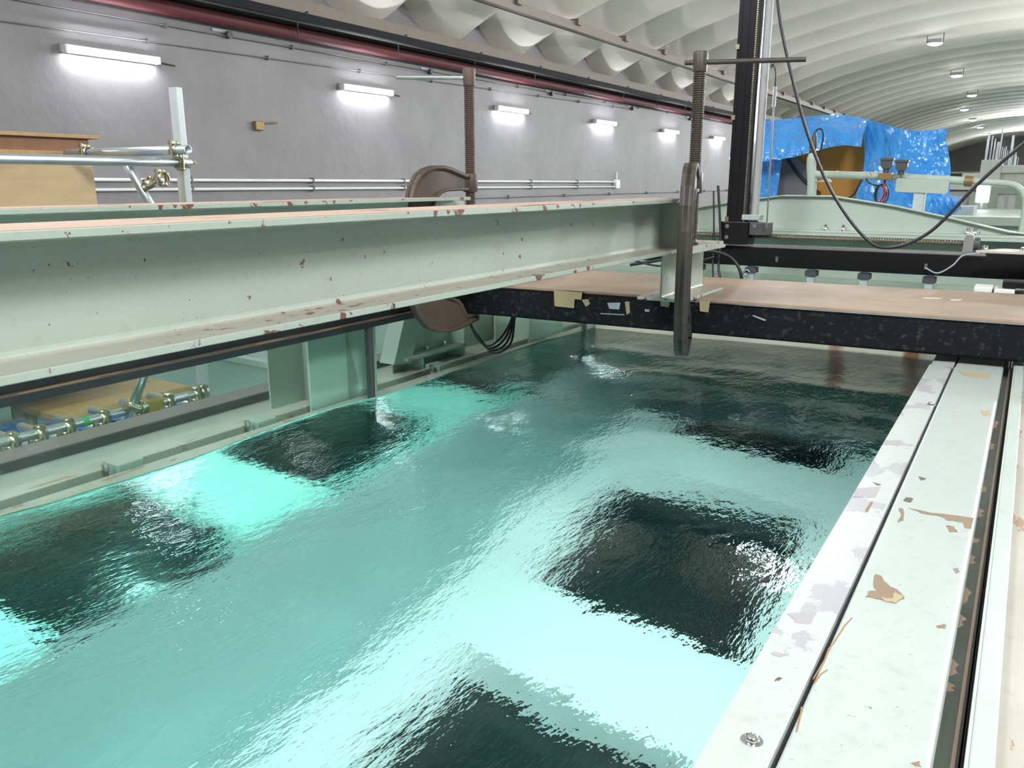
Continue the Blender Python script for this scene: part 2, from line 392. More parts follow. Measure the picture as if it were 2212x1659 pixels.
for (x, y, e) in ((3.6, 17, 1300), (3.6, 34, 2200), (4.5, 52, 2600), (0, 75, 2600), (-6, 2.0, 60), (0, 97, 4200)):  # extra floodlights added as fill for the hall, ceiling and far end
    flood(x, y, 3.3 if x > 1 else 4.1, 'added white fill floodlight under the ceiling outside the frame', 'added fill floodlights', power=e)

# ------------------------------------------------------------------ the wave flume
WZ = -.96; XL, XR = -2.45, -.235; FZ = -2.8; YA, YB = -2.5, 8.6
fm = thing('wave_flume', 'long pale green steel and glass wave tank holding clear water', 'wave tank')
wins = [(-1.75, -.72), (-.15, .88), (1.45, 2.48), (3.06, 4.10), (4.68, 5.71), (6.3, 7.33)]
WX = (-1.79, -.78)
f = MB(); f.box(XL, WX[0], YA, YB, FZ - .22, FZ); f.box(WX[1], XR, YA, YB, FZ - .22, FZ)
edges = [YA] + [e for q in wins for e in q] + [YB]
for i in range(0, len(edges), 2): f.box(WX[0], WX[1], edges[i], edges[i + 1], FZ - .22, FZ)
f.build('floor_pan', M_floorpaint, fm)
MB().box(XL + .36, XR - .01, 5.0, YB - .01, FZ, FZ + .04).build('shade_sheet', plain('painted_shade_teal', (.035, .11, .105, 1), .8), fm)  # dark sheet standing in for the shade at the far end of the floor
t = NT('dark_window'); t.color((.012, .03, .028, 1)); t.b.inputs['Roughness'].default_value = .15; M_dwin = t.m
for a, b in wins: MB().box(WX[0], WX[1], a, b, FZ - .235, FZ - .215).build('floor_window', M_dwin, fm)
w_ = MB(); w_.box(XR, -.03, YA, YB, FZ - .22, -.66); w_.build('right_side_wall', M_floorpaint, fm)
cove = [(XL - .12, FZ - .22), (XL + .34, FZ - .22), (XL + .34, FZ + .002)] + [(XL + .34 - .32 * math.sin(q * pi / 24), FZ + .002 + .45 * (1 - math.cos(q * pi / 24))) for q in range(1, 13)] + [(XL, FZ + .5), (XL, -1.95), (XL - .12, -1.95)]
lsl = MB().prism(cove, YA, YB, lambda u, v, q: (u, q, v)).build('left_sill', M_sill, fm)
lsl.data.polygons.foreach_set('use_smooth', [3 <= i - 2 <= 15 for i in range(len(lsl.data.polygons))])
MB().box(XL - .12, -.03, YA - .1, YA, FZ - .22, -.66).build('end_wall', M_floorpaint, fm)
MB().box(XL - .12, -.03, YB, YB + .1, FZ - .22, -.66).build('end_wall', M_floorpaint, fm)
joints = [-1.56, .57, 2.70, 4.83, 6.96]
pe = [YA] + joints + [YB]
for a, b in zip(pe[:-1], pe[1:]): MB().box(XL - .024, XL - .004, a + .012, b - .012, -1.95, -.636).build('glass_pane', M_glass, fm)
for y in joints:
    j = MB().box(XL - .026, XL - .0, y - .010, y + .010, -1.95, -.636).build('pane_joint', M_housdark, fm); j['label'] = 'dark upright joint between two panes'
    MB().box(XL - .03, XL + .002, y + .012, y + .022, -1.95, -.636).build('joint_edge', M_steel, j)
r_ = MB(); r_.box(XL - .06, XL + .004, YA, YB, -.634, -.606); r_.build('top_rail', M_blackrail, fm, .002)
r2 = MB(); r2.box(XL - .06, XL - .03, YA, 3.08, -.606, -.47); rr = r2.build('rail_upstand', M_blackrail, fm)
MB().box(XL - .03, XL + .002, YA, 3.08, -.606, -.6045).build('rail_ledge', M_railedge, fm)
# cross tie at the water line
t = NT('rust_stained_paint'); n = t.noise(2.6, 4, (1, 1, 1)); c = t.mix(t.ramp(n, .3, .7), (.50, .47, .39, 1), (.38, .35, .28, 1))
c = t.mix(t.ramp(t.noise(3.6, 3, (1.3, .2, .4), .4), .60, .68), c, (.20, .075, .035, 1)); t.color(c); M_rusty = t.m
MB().box(XL + .012, XR - .004, 4.95, 5.03, -.985, -.80).build('cross_tie', M_rusty, fm, .003)
# steel frame outside the left glass
M_railtop = plain('dusty_brown_rail', (.19, .155, .14, 1), .7, 0, .15, 20); M_raildark = plain('dark_rail_side', (.07, .06, .055, 1), .7, 0, .2, 20)
MB().box(-3.16, -3.02, YA, YB, -1.06, -.980).build('rail_bar', M_railtop, fm, .003); MB().box(-3.0195, -3.016, YA, YB, -1.06, -.986).build('rail_side', M_raildark, fm)
MB().box(-3.015, -2.70, YA, YB, -1.06, -1.022).build('green_ledge', M_green, fm)
MB().box(-2.755, -2.665, YA, YB, -1.022, -.985).build('beige_flange', M_beige, fm, .003)
MB().box(-2.66, -2.59, YA, YB, -1.08, -1.06).build('dark_groove', M_raildark, fm); MB().box(-2.59, XL - .03, YA, YB, -1.06, -.987).build('base_flange', M_beige, fm, .002)
for i in range(8):
    y = .35 + i * .62
    b_ = MB().box(-2.70, -2.60, y - .05, y + .05, -1.02, -.965).build('clip_block', M_green, fm, .004)
    MB().cyl((-2.63, y - .08, -.987), (-2.63, y - .08, -.955), .012, 6).build('bolt', M_steel, b_)
for y in (.6, 2.47, 4.36, 6.25):
    c = MB(); c.box(XL - .17, XL - .158, y, y + .44, ZF, -.64); c.box(XL - .42, XL - .16, y + .21, y + .222, ZF, -.64); c.box(XL - .43, XL - .42, y, y + .44, ZF, -.64)
    co_ = c.build('column', M_greenpale, fm)
    if 2 < y < 3:
        s = MB(); s.prism([(0, -1.04), (.075, -1.04), (.0, -.64)], 0, .012, lambda u, v, q: (XL - .155 + u * .3, y + .235 + u, v)); s.build('stiffener', M_greenpale, co_)
MB().box(XL - .9, XL - .5, 4.0, 9, -1.1, -.7).build('outer_girder', M_green, fm)
# bracing foot seen behind the glass
bk = thing('brace_foot', 'sloping pale green brace bolted to a small base frame behind the glass', 'brace', (-2.78, 3.5, 0))
MB().prism([(-.32, -.93), (-.18, -.95), (-.05, -.62), (-.19, -.62)], -.05, .05, lambda u, v, q: (q, u, v)).build('diagonal_plate', M_greenpale, bk)
MB().prism([(-.16, -.94), (.28, -.90), (.28, -.62), (-.03, -.62)], -.008, .008, lambda u, v, q: (q - .02, u, v)).build('gusset', M_greenpale, bk)
MB().box(-.06, .08, -.24, .30, -.925, -.91).build('top_plate', M_green, bk); MB().box(-.05, -.04, -.22, .28, -1.05, -.92).build('web_plate', M_green, bk)
MB().box(-.06, .08, .27, .285, -1.05, -.70).build('end_plate', M_greenpale, bk); MB().box(-.06, .08, -.12, -.108, -1.05, -.92).build('rib', M_greenpale, bk)
for y in (-.16, .0, .16): MB().cyl((.02, y, -.91), (.02, y, -.885), .014, 6).build('bolt', M_steel, bk)
for y in (-.02, .14, .25): MB().cyl((-.03, y, -1.0), (.0, y, -1.0), .016, 6).build('bolt', M_steel, bk)

# right hand rims (they belong to the flume)
def rim(y0, y1, dz=0):
    g = MB(); g.prism([(-.236, -.632), (-.166, -.632), (-.166, -.618), (-.236, -.620)], y0, y1, lambda u, v, q: (u, q, v + dz)); a = g.build('rim_strip', M_rimL, fm)
    pr = [(-.160, -.66), (-.160, -.6225), (-.1575, -.620), (-.022, -.620), (-.0165, -.6225), (-.0145, -.628), (-.0145, -.66)]
    p_ = MB(); p_.prism([(u, v) for u, v in reversed(pr)], y0, y1, lambda u, v, q: (u, q, v + dz)); b = p_.build('rim_channel', M_rimR, fm, .003)
    s = MB(); s.box(-.166, -.160, y0, y1, -.66, -.628 + dz); s.build('rim_seam', M_darkgap, fm)
    return a, b
ra, rb = rim(YA, 3.125); rim(3.135, YB, -.012)
for x, y in ((-.193, .821), (-.174, 2.53), (-.193, -.9)):
    n = MB(); n.lathe([(.0125, 0), (.0125, .0015)], (x, y, -.6185), (0, 0, 1), 20)
    n.lathe([(.0085, .001), (.0085, .005), (.0065, .0075), (.003, .0088), (.0001, .009)], (x, y, -.6185), (0, 0, 1), 6); n.build('cap_screw', M_chrome, ra)
# paint scars on the rim, thin flakes of bare brown primer
M_scar = plain('bare_primer', (.22, .155, .10, 1), .7, 0, .15, 30); M_scard = plain('dark_scratch', (.10, .085, .06, 1), .7); M_root = plain('rust_crack', (.34, .17, .06, 1), .7)
M_tapes = plain('old_tape_rest', (.36, .29, .18, 1), .7)
def scar(pts, mat=M_scar, z=-.6196, name='paint_scar', h=.0005, par=None):
    m = MB(); m.prism(pts, z, z + h, lambda u, v, q: (u, v, q)); return m.build(name, mat, par or rb)
def jag(cx, cy, rx, ry, n=14, k=.35, rot=0):
    out = []
    for i in range(n):
        a = 2 * pi * i / n; r = 1 + random.uniform(-k, k); x = rx * r * math.cos(a); y = ry * r * math.sin(a)
        out.append((cx + x * math.cos(rot) - y * math.sin(rot), cy + x * math.sin(rot) + y * math.cos(rot)))
    return out
def rough(pts, n=3, k=.0016):
    out = []
    for i, a in enumerate(pts):
        b = pts[(i + 1) % len(pts)]
        for q in range(n):
            t = q / n; out.append((a[0] + (b[0] - a[0]) * t + random.uniform(-k, k), a[1] + (b[1] - a[1]) * t + random.uniform(-k, k) * 1.6))
    return out
MARKS = {
    'tri': [(-0.14, 1.337), (-0.13, 1.334), (-0.119, 1.309), (-0.098, 1.291), (-0.089, 1.276), (-0.099, 1.251), (-0.116, 1.25), (-0.131, 1.249), (-0.142, 1.246), (-0.139, 1.268), (-0.13, 1.277), (-0.138, 1.29)],
    'tricream': [(-0.105, 1.284), (-0.09, 1.279), (-0.098, 1.25), (-0.116, 1.246), (-0.119, 1.257), (-0.105, 1.262)],
    'Lpatch': [(-0.131, 1.666), (-0.092, 1.666), (-0.018, 1.679), (-0.019, 1.623), (-0.03, 1.621), (-0.035, 1.647), (-0.06, 1.64), (-0.067, 1.653), (-0.107, 1.654)],
    'Lpatch2': [(-0.146, 1.656), (-0.138, 1.656), (-0.132, 1.594), (-0.138, 1.582), (-0.14, 1.622)],
    'Lpatch3': [(-0.06, 1.614), (-0.048, 1.614), (-0.041, 1.59), (-0.053, 1.582)],
    'tape': [(-0.051, 2.536), (-0.029, 2.555), (-0.025, 2.503), (-0.042, 2.482)],
    'stripbrown': [(-0.198, 1.66), (-0.171, 1.671), (-0.17, 1.609), (-0.186, 1.604), (-0.2, 1.599)],
    'stripbrown2': [(-0.192, 2.0), (-0.17, 2.018), (-0.168, 1.962), (-0.189, 1.942)],
    'endstain': [(-0.14, 3.058), (-0.048, 3.068), (-0.05, 2.989), (-0.097, 2.982), (-0.125, 3.003)],
    'd1': [(-0.144, 1.723), (-0.127, 1.725), (-0.13, 1.7), (-0.143, 1.7)],
    'd2': [(-0.134, 1.87), (-0.118, 1.864), (-0.127, 1.848)],
    'd3': [(-0.213, 1.781), (-0.194, 1.774), (-0.202, 1.763)],
    'leaf': [(-0.203, 0.951), (-0.2, 0.961), (-0.194, 0.963), (-0.196, 0.955)],
    'b1': [(-0.04, 1.212), (-0.03, 1.221), (-0.028, 1.211), (-0.036, 1.207)],
    'b2': [(-0.034, 0.881), (-0.028, 0.887), (-0.026, 0.88), (-0.031, 0.874)],
    'b3': [(-0.035, 1.422), (-0.028, 1.43), (-0.024, 1.417), (-0.03, 1.409)],
    'g1': [(-0.231, 1.133), (-0.197, 1.159), (-0.177, 1.155), (-0.18, 1.124), (-0.213, 1.113)],
    'g2': [(-0.204, 1.094), (-0.176, 1.107), (-0.175, 1.09), (-0.199, 1.082)],
    'g3': [(-0.224, 1.015), (-0.202, 1.026), (-0.198, 1.018), (-0.217, 1.009)],
    'g4': [(-0.195, 1.442), (-0.181, 1.456), (-0.173, 1.434), (-0.186, 1.413)],
    'g5': [(-0.228, 2.768), (-0.189, 2.8), (-0.185, 2.733), (-0.216, 2.707)],
    'g6': [(-0.248, 2.106), (-0.198, 2.128), (-0.198, 2.085), (-0.237, 2.069)],
    'g7': [(-0.236, 1.725), (-0.193, 1.762), (-0.191, 1.693), (-0.239, 1.666)],
}
M_lilac = plain('grey_undercoat', (.32, .30, .32, 1), .5)
for kk, pp in MARKS.items():
    strip_ = kk[0] == 'g' or kk in ('d3', 'leaf', 'stripbrown', 'stripbrown2')
    pp = [(max(-.2345, min(x, -.1675)) if strip_ else x, y) for x, y in pp]
    mt = M_lilac if kk[0] == 'g' else M_scard if kk in ('d1', 'd2', 'd3', 'leaf') else M_tapes if kk in ('tape', 'tricream', 'endstain') else M_scar
    scar(rough(pp), mt, -.6192 if strip_ else (-.6192 if kk == 'tricream' else -.6197), par=ra if strip_ else rb, h=.0004)
for pp in ([(-.147, 1.17), (-.152, 1.141), (-.156, 1.084), (-.159, 1.067), (-.158, 1.035), (-.160, 1.003), (-.161, .983)], [(-.150, 1.014), (-.155, 1.0), (-.158, .975)], [(-.160, .916), (-.157, .895), (-.154, .866)]):
    MB().tube([(x, y, -.6197) for x, y in pp], .0009, 5).build('rust_crack', M_root, rb)
M_peel = plain('peeling_primer', (.13, .085, .05, 1), .7)
for x, y, l in ((-.006, 2.46, .10), (-.008, 2.24, .07), (-.008, 1.90, .05), (-.009, 1.75, .06), (-.008, 1.51, .05), (-.009, 1.36, .07), (-.010, 1.27, .05), (-.0115, 1.13, .05), (-.0115, 1.08, .025), (-.009, 1.60, .03)):
    a = [(0, -l / 2), (.006 + random.random() * .005, -l / 5), (.004 + random.random() * .004, 0), (.008 + random.random() * .004, l / 4), (0, l / 2)]
    MB().prism([(u - .0145, v + y) for u, v in a], -.634, -.633, lambda u, v, q: (u, v, q)).build('paint_peel', M_peel, rb)

for i, (y, e) in enumerate(((.2, 8), (1.35, 9.5), (2.75, 14), (4.0, 2.5))):  # added lamps, hidden below the rim, to brighten the tank floor
    t = thing('tank_fill', 'added round fill lamp on the inner right wall of the tank, brightens the floor', 'lamp', (XR, y, -1.22), 0, 'added fill lamps inside the tank')
    q = Vector((-1.0, 0, -1.1)).normalized()
    MB().lathe([(.0001, -.04), (.05, -.035), (.075, .0), (.078, .02), (.07, .022)], Vector((-.065, 0, 0)), q, 20, True, False).build('housing', M_housdark, t); MB().cyl((-.07, 0, 0), (0, 0, .05), .012, 8).build('arm', M_steel, t)
    Lm = bpy.data.lights.new('tank_fill_light', 'AREA'); Lm.shape = 'DISK'; Lm.size = .13; Lm.energy = e; Lm.color = (.93, 1, .99)
    Lo = bpy.data.objects.new('tank_fill_light', Lm); COL.objects.link(Lo); Lo.parent = t; Lo.location = Vector((-.065, 0, 0)) + q * .024; Lo.rotation_euler = q.to_track_quat('-Z', 'Y').to_euler()

# gap between rims and outer flange
MB().box(-.0145, .010, YA, YB, -.70, -.672).build('gutter', M_greenpale, fm); MB().box(.002, .0062, YA, YB, -.672, -.640).build('gutter_strip', plain('worn_primer', (.20, .13, .10, 1), .5), fm)
MB().box(.0062, .0145, YA, YB, -.80, -.79).build('gutter_slot', M_darkgap, fm)
of = thing('outer_walkway_girder', 'narrow pale green girder with dirty flange running beside the tank rim', 'girder', (0, 0, 0))
MB().box(.0148, .0185, YA, YB, -.72, -.6215).build('lip', M_greenpale, of); MB().box(.0185, .044, YA, YB, -.72, -.620).build('flange', M_outer, of, .002)
MB().box(.044, .074, YA, YB, -.72, -.638).build('dirty_strip', M_beige, of); MB().box(.074, .35, YA, YB, -.74, -.66).build('deck_plate', M_greyled, of)
MB().box(.06, .10, YA, YB, ZF - 1.2, -.74).build('web', M_green, of)

# ------------------------------------------------------------------ water
nx, ny = 110, 520
gx = np.concatenate([[XL + .001, XL + .004, XL + .009, XL + .018], np.linspace(XL + .03, XR, nx - 4)]); gy = np.linspace(YA, YB, ny)
GX, GY = np.meshgrid(gx, gy, indexing='ij')
Z = WZ + .008 * np.sin(2 * pi * (GY * .62 + GX * .12) + .6) + .0035 * np.sin(2 * pi * (GY * .95 - GX * .35) + 2.0)
rs = np.random.RandomState(3)
for k in range(26):
    lam = rs.uniform(.16, .6); th = rs.normal(pi / 2 + .15, .75); kk = 2 * pi / lam; a = .00045 * (lam / .4) ** 1.3
    Z += a * np.sin(kk * (math.cos(th) * GX + math.sin(th) * GY) + rs.uniform(0, 6.28))
Z += .004 * np.exp(-(GX - XL) / .007)
vs = np.stack([GX, GY, Z], -1).reshape(-1, 3)
m = MB(); m.add(vs.tolist(), [(i * ny + j, (i + 1) * ny + j, (i + 1) * ny + j + 1, i * ny + j + 1) for i in range(len(gx) - 1) for j in range(ny - 1)], True)
nt_ = len(m.f)
side = [(XL + .001, gy[j], Z[0, j]) for j in range(ny)] + [(XL + .001, gy[j], -1.95) for j in range(ny)]
m.add(side, [(j, j + 1, ny + j + 1, ny + j) for j in range(ny - 1)], False)
wo = m.build('water', M_water); wo.data.materials.append(M_waterside)
for i in range(nt_, len(m.f)): wo.data.polygons[i].material_index = 1
tag(wo, 'clear blue-green rippled water filling the wave tank', 'water', None, 'stuff')

# ------------------------------------------------------------------ H beams
def hprof(w, h, tw, tf, r=.013):
    """half profile points of an H section, centred on x=0, top at z=0, going round"""
    p = []
    a = w / 2; b = tw / 2
    p += [(-a, -h), (a, -h), (a, -h + tf)]
    p += [(b + r - r * math.sin(t), -h + tf + r - r * math.cos(t)) for t in [0, pi / 8, pi / 4, 3 * pi / 8, pi / 2]]
    p += [(b + r - r * math.cos(t), -tf - r + r * math.sin(t)) for t in [0, pi / 8, pi / 4, 3 * pi / 8, pi / 2]]
    p += [(a, -tf), (a, 0), (-a, 0), (-a, -tf)]
    p += [(-b - r + r * math.sin(t), -tf - r + r * math.cos(t)) for t in [0, pi / 8, pi / 4, 3 * pi / 8, pi / 2]]
    p += [(-b - r + r * math.cos(t), -h + tf + r - r * math.sin(t)) for t in [0, pi / 8, pi / 4, 3 * pi / 8, pi / 2]]
    p += [(-a, -h + tf)]
    return p
def hbeam_long(name, label, xc, ztop, y0, ycope, y1, stiff, group):
    b = thing(name, label, 'steel beam', (xc, y0, ztop), 0, group)
    w, h, tw, tf = .2, .2, .008, .0135
    MB().prism(hprof(w, h, tw, tf), 0, ycope - y0, lambda u, v, q: (u, q, v)).build('i_section', M_beam, b, .0015, 1)
    # worn top face of the upper flange
    MB().box(-w / 2 + .004, w / 2 - .004, .0, ycope - y0 - .004, .0001, .0009).build('worn_top', M_beamtop, b)
    # the coped end: bottom flange and web only
    MB().box(-w / 2, w / 2, ycope - y0, y1 - y0, -h, -h + tf).build('bottom_flange', M_beam, b)
    e = ycope - y0; L = y1 - y0
    MB().prism([(e, -h + tf), (L - .32 + .05, -h + tf), (L - .32 + .02, -h + tf + .02), (L - .32, -h + .06), (L - .32, -.02), (e + .02, -tf), (e, -tf)] if L - .32 > e else
               [(e, -h + tf), (e + .13, -h + tf), (e + .10, -h + tf + .012), (e + .085, -h + .05), (e + .08, -.05), (e + .03, -tf * .6), (e, -tf * .6)], -tw / 2, tw / 2, lambda u, v, q: (q, u, v)).build('web_end', M_beam, b)
    if stiff:
        s = stiff - y0
        MB().prism([(.004, -tf), (.004, -h + tf + .016), (.010, -h + tf + .004), (.018, -h + tf), (w / 2, -h + tf), (w / 2 - .006, -h + tf + .010), (w / 2 - .009, -h + tf + .022), (w / 2 - .009, -tf - .02), (w / 2 - .004, -tf)][::-1],
                   s, s + .009, lambda u, v, q: (u, q, v)).build('stiffener', M_beam, b)
    return b
BX = -1.22
hbeam_long('steel_beam', 'near pale green steel beam with rust chips, over the left side of the tank', BX, -.062, -1.2, 3.10, 3.51, 3.025, 'pale green steel beams over the tank')
hbeam_long('steel_beam', 'rear pale green steel beam, lying behind the near beam towards the grey wall', -2.2, -.064, -1.2, 3.0, 3.4, None, 'pale green steel beams over the tank')
def stub(x, y0, y1, label):
    b = thing('spacer_block', label, 'steel spacer', (x, y0, -.2625), 0, 'short steel spacers under the beam ends')
    MB().prism(hprof(.2, .199, .008, .0125), 0, y1 - y0, lambda u, v, q: (u, q, v)).build('i_section', M_beam, b, .001, 1); return b
stub(-1.21, 3.035, 3.51, 'short pale green steel spacer standing on the plywood under the near beam end')
stub(-2.19, 3.00, 3.45, 'short pale green steel spacer under the rear beam end, beside the far clamp')

# ------------------------------------------------------------------ black cross bridge with plywood
SK = math.radians(3.4)
br_ = thing('cross_bridge', 'black steel bridge beams crossing the tank under the plywood', 'bridge beam', (-1.0, 3.185, 0), SK)
def chan(y0, face, name, lab=None):
    m = MB(); d = .06 * face
    ys_ = sorted((y0, y0 + .007 * face)); m.box(-1.66, 1.25, ys_[0], ys_[1], -.604, -.475)
    for z in (-.604, -.484): yy = sorted((y0, y0 + d)); m.box(-1.66, 1.25, yy[0], yy[1], z, z + .009)
    return m.build(name, M_black, br_, .0015)
chan(0, 1, 'front_channel'); chan(.80, -1, 'rear_channel')
for x in (-1.4, -.4, .6): MB().box(x, x + .05, .06, .74, -.56, -.50).build('cross_piece', M_black, br_)
MB().box(-.15, 1.25, -.0015, .014, -.4752, -.4712).build('bare_edge', M_steel, br_)
for pts, mt in (([(-.62, -.50), (-.59, -.495), (-.58, -.515), (-.60, -.53)], M_tape), ([(-.42, -.495), (-.40, -.492), (-.395, -.54), (-.41, -.55)], M_tape), ([(-.50, -.505), (-.44, -.50), (-.445, -.53), (-.49, -.53)], M_greyled),
                ([(-.53, -.552), (-.42, -.549), (-.42, -.553), (-.53, -.556)], M_greyled), ([(.12, -.51), (.17, -.525), (.165, -.53), (.115, -.514)], M_greyled), ([(-.33, -.52), (-.31, -.52), (-.31, -.53), (-.33, -.53)], M_greyled)):
    MB().prism(pts, -.0006, 0, lambda u, v, q: (u, q, v)).build('worn_patch', mt, br_)
pw = thing('plywood_deck', 'worn brown plywood sheet lying on the black bridge', 'plywood', (-1.0, 3.185, 0), SK)
MB().box(-1.66, 1.25, .016, .805, -.474, -.4625).build('sheet', M_ply, pw, .001)
def tape(x, y, w_, h_, label, drop, ang=0):
    t = thing('masking_tape', label, 'tape', (x, y, 0), SK)
    m = MB(); m.prism([(-w_ / 2, -.475 - drop), (w_ / 2, -.477 - drop), (w_ / 2 + .004, -.466), (-w_ / 2 - .004, -.468)], -.004, -.0025, lambda u, v, q: (u, q, v)); m.build('front_piece', M_tape, t)
    m2 = MB().box(-w_ / 2 - .004, w_ / 2 + .004, -.004, h_, -.4618, -.4612); m2.build('top_piece', M_tape, t)
tape(-1.70, 3.141, .095, .002, 'torn beige masking tape stuck on the black bridge front, the squarer piece', .062); tape(-1.655, 3.142, .075, .014, 'crumpled masking tape folded over the plywood edge, overlapping the square piece', .022)
tape(-1.24, 3.166, .035, .002, 'small white tape flap hanging under the near steel spacer', .026)
tape(-1.075, 3.176, .035, .002, 'small grey tape flap beside the near clamp on the black bridge', .035)
for x, y, a, lb in ((-.30, 3.705, .5, 'clear plastic flake on the plywood, the left one'), (-.215, 3.70, .9, 'clear plastic flake on the plywood, the right one')):
    m = MB(); m.prism(jag(0, 0, .034, .013, 10, .2), .0, .003, lambda u, v, q: (u, v, q)); o = m.build('plastic_flake', plain('clear_flake', (.75, .7, .62, 1), .15), None, 0, 2, (x, y, -.462), a); tag(o, lb, 'flake', 'plastic flakes on the plywood')

# ------------------------------------------------------------------ C clamps
def cclamp(x, y, rot, mat, tmat, label, barmat, bar_rot, bar_shift, barlen, scz=1.0, th=.040):
    t = thing('c_clamp', label, 'clamp', (x, y, 0), rot, 'heavy brown C clamps')
    outer = [(-.02, .032), (.05, .033), (.10, .045), (.16, .060), (.22, .069), (.28, .068), (.34, .055), (.39, .030), (.43, -.015), (.455, -.08), (.468, -.17), (.47, -.30), (.465, -.42), (.45, -.50), (.41, -.57), (.35, -.625), (.28, -.655), (.20, -.668), (.12, -.665), (.05, -.655), (-.035, -.640)]
    inner = [(-.035, -.607), (.058, -.607), (.075, -.585), (.095, -.552), (.13, -.525), (.19, -.505), (.25, -.485), (.29, -.45), (.312, -.40), (.322, -.30), (.316, -.17), (.30, -.11), (.275, -.07), (.24, -.048), (.20, -.040), (.10, -.038), (-.02, -.04)]
    prof = outer + inner
    def fn(u, v, q): return (q, -u, v)
    m = MB(); m.prism(prof, -th * .28, th * .28, fn); body = m.build('frame', mat, t, .006, 2)
    # raised rims along the outer and inner edges
    def band(line, wd, nm):
        P2 = [Vector(p) for p in line]; nn = len(P2); off = []
        for i in range(nn):
            tg = (P2[min(i + 1, nn - 1)] - P2[max(i - 1, 0)]).normalized(); off.append(P2[i] + Vector((tg.y, -tg.x)) * wd)
        ring = [tuple(p) for p in P2] + [tuple(p) for p in reversed(off)]
        m = MB()
        for i in range(nn - 1):
            q = [tuple(P2[i]), tuple(P2[i + 1]), tuple(off[i + 1]), tuple(off[i])]
            for (s0, s1) in ((-th / 2, -th * .25), (th * .25, th / 2)):
                pass
            m.add([fn(a, b, s) for s in (-th / 2, th / 2) for a, b in q], [(0, 1, 2, 3), (7, 6, 5, 4), (0, 4, 5, 1), (3, 2, 6, 7)] + ([(0, 3, 7, 4)] if i == 0 else []) + ([(1, 5, 6, 2)] if i == nn - 2 else []), True)
        return m.build(nm, mat, body)
    band(outer, .017, 'outer_rib'); band(inner, .013, 'inner_rib')
    MB().lathe([(.031, -.045), (.034, -.04), (.034, .032), (.031, .037)], (0, 0, 0), (0, 0, 1), 12).build('screw_boss', mat, t, .003)
    pr = []; z = -.225
    while z < .425: pr += [(.0205, z), (.0245, z + .002), (.0245, z + .0045), (.0205, z + .0065)]; z += .0085
    sc = MB(); sc.lathe(pr, (0, 0, 0), (0, 0, 1), 16, False); s_o = sc.build('screw', tmat, t)
    MB().lathe([(.026, .415), (.027, .42), (.028, .44), (.0285, .485), (.026, .49)], (0, 0, 0), (0, 0, 1), 14).build('screw_head', mat, s_o)
    MB().lathe([(.016, -.248), (.030, -.247), (.030, -.238), (.02, -.225)], (0, 0, 0), (0, 0, 1), 16).build('swivel_pad', mat, t)
    MB().lathe([(.028, -.613), (.028, -.606)], (0, 0, 0), (0, 0, 1), 16).build('anvil', mat, body)
    d = Vector((math.cos(bar_rot), math.sin(bar_rot), bar_shift[1])).normalized(); c = Vector((0, 0, .450)) + d * bar_shift[0]
    b = MB(); b.cyl(c - d * barlen / 2, c + d * barlen / 2, .0095, 12); bo = b.build('handle_bar', barmat, t)
    if barlen < .36: MB().cyl(c + d * (barlen / 2 - .012), c + d * barlen / 2, .013, 12).build('bar_stop', mat, bo)
    for o in t.children_recursive: pass
    return t
cclamp(-2.2, 3.14, 0.0, M_clamp, M_thread, 'reddish brown C clamp holding the rear beam end, seen broadside', M_steel, .61, (-.150, .0), .345)
cclamp(-1.165, 3.225, math.radians(17), M_clamp2, M_thread2, 'dull brown C clamp seen edge-on, gripping the near beam end', M_clamp2, .06, (.165, -.0), .45, th=.048)

# ------------------------------------------------------------------ scaffold rack beyond the glass
def coupler(parent, p, axis, name='coupler', mat=None):
    """swivel tube coupler: a sleeve with a bolt lug and nut"""
    A = Vector(axis).normalized(); p = Vector(p); mat = mat or M_zinc
    ref = Vector((0, 0, 1)) if abs(A.z) < .9 else Vector((1, 0, 0)); B = A.cross(ref).normalized(); N = B.cross(A)
    m = MB(); m.lathe([(.0275, -.024), (.034, -.022), (.034, .022), (.0275, .024)], p, A, 14, True, False)
    m.cyl(p + B * .030 - N * .03, p + B * .030 + N * .05, .009, 8); m.cyl(p + B * .030 + N * .03, p + B * .030 + N * .044, .015, 6)
    m.cyl(p - B * .030 - N * .03, p - B * .030 + N * .03, .012, 8)
    for q in (-.03, .03):
        m.lathe([(.02, -.012), (.026, 0), (.02, .012)], p - N * q * 1.1 + A * q * .2, N, 8)
    return m.build(name, mat, parent)
RP = .0243
rack = thing('scaffold_rack', 'galvanised scaffold tube rack joined with brass-coloured couplers, left of the tank', 'scaffold', (-4.0, 2.4, 0))
rx, ry = -4.0, 2.4
def L(x, y, z): return (x - rx, y - ry, z)
for z, y1 in ((.104, 3.0), (-1.2, 2.97)):
    MB().pipe(L(-4, -1.5, z), L(-4, y1, z), RP).build('long_tube', M_galv, rack)
g = MB()  # slotted upright channel
g.prism([(-.032, -.02), (.032, -.02), (.032, .02), (.028, .02), (.028, -.016), (-.028, -.016), (-.028, .02), (-.032, .02)], ZF, .50, lambda u, v, q: L(-4.05 + u, 2.985 + v, q)); g.build('upright_channel', M_galvgreen, rack, .002)
for y in (1.83, 1.96, 2.10, 2.29, 2.49, 2.68, 2.86):
    MB().pipe(L(-3.86, y, -1.262), L(-4.40, y, -1.262), RP).build('cross_tube', M_galv, rack)
    coupler(rack, L(-3.97, y, -1.262), (1, 0, 0)); coupler(rack, L(-4, y + .035, -1.205), (0, 1, 0))
MB().pipe(L(-3.82, 2.86, .165), L(-4.96, 2.86, .165), RP).build('cross_tube', M_galv, rack)
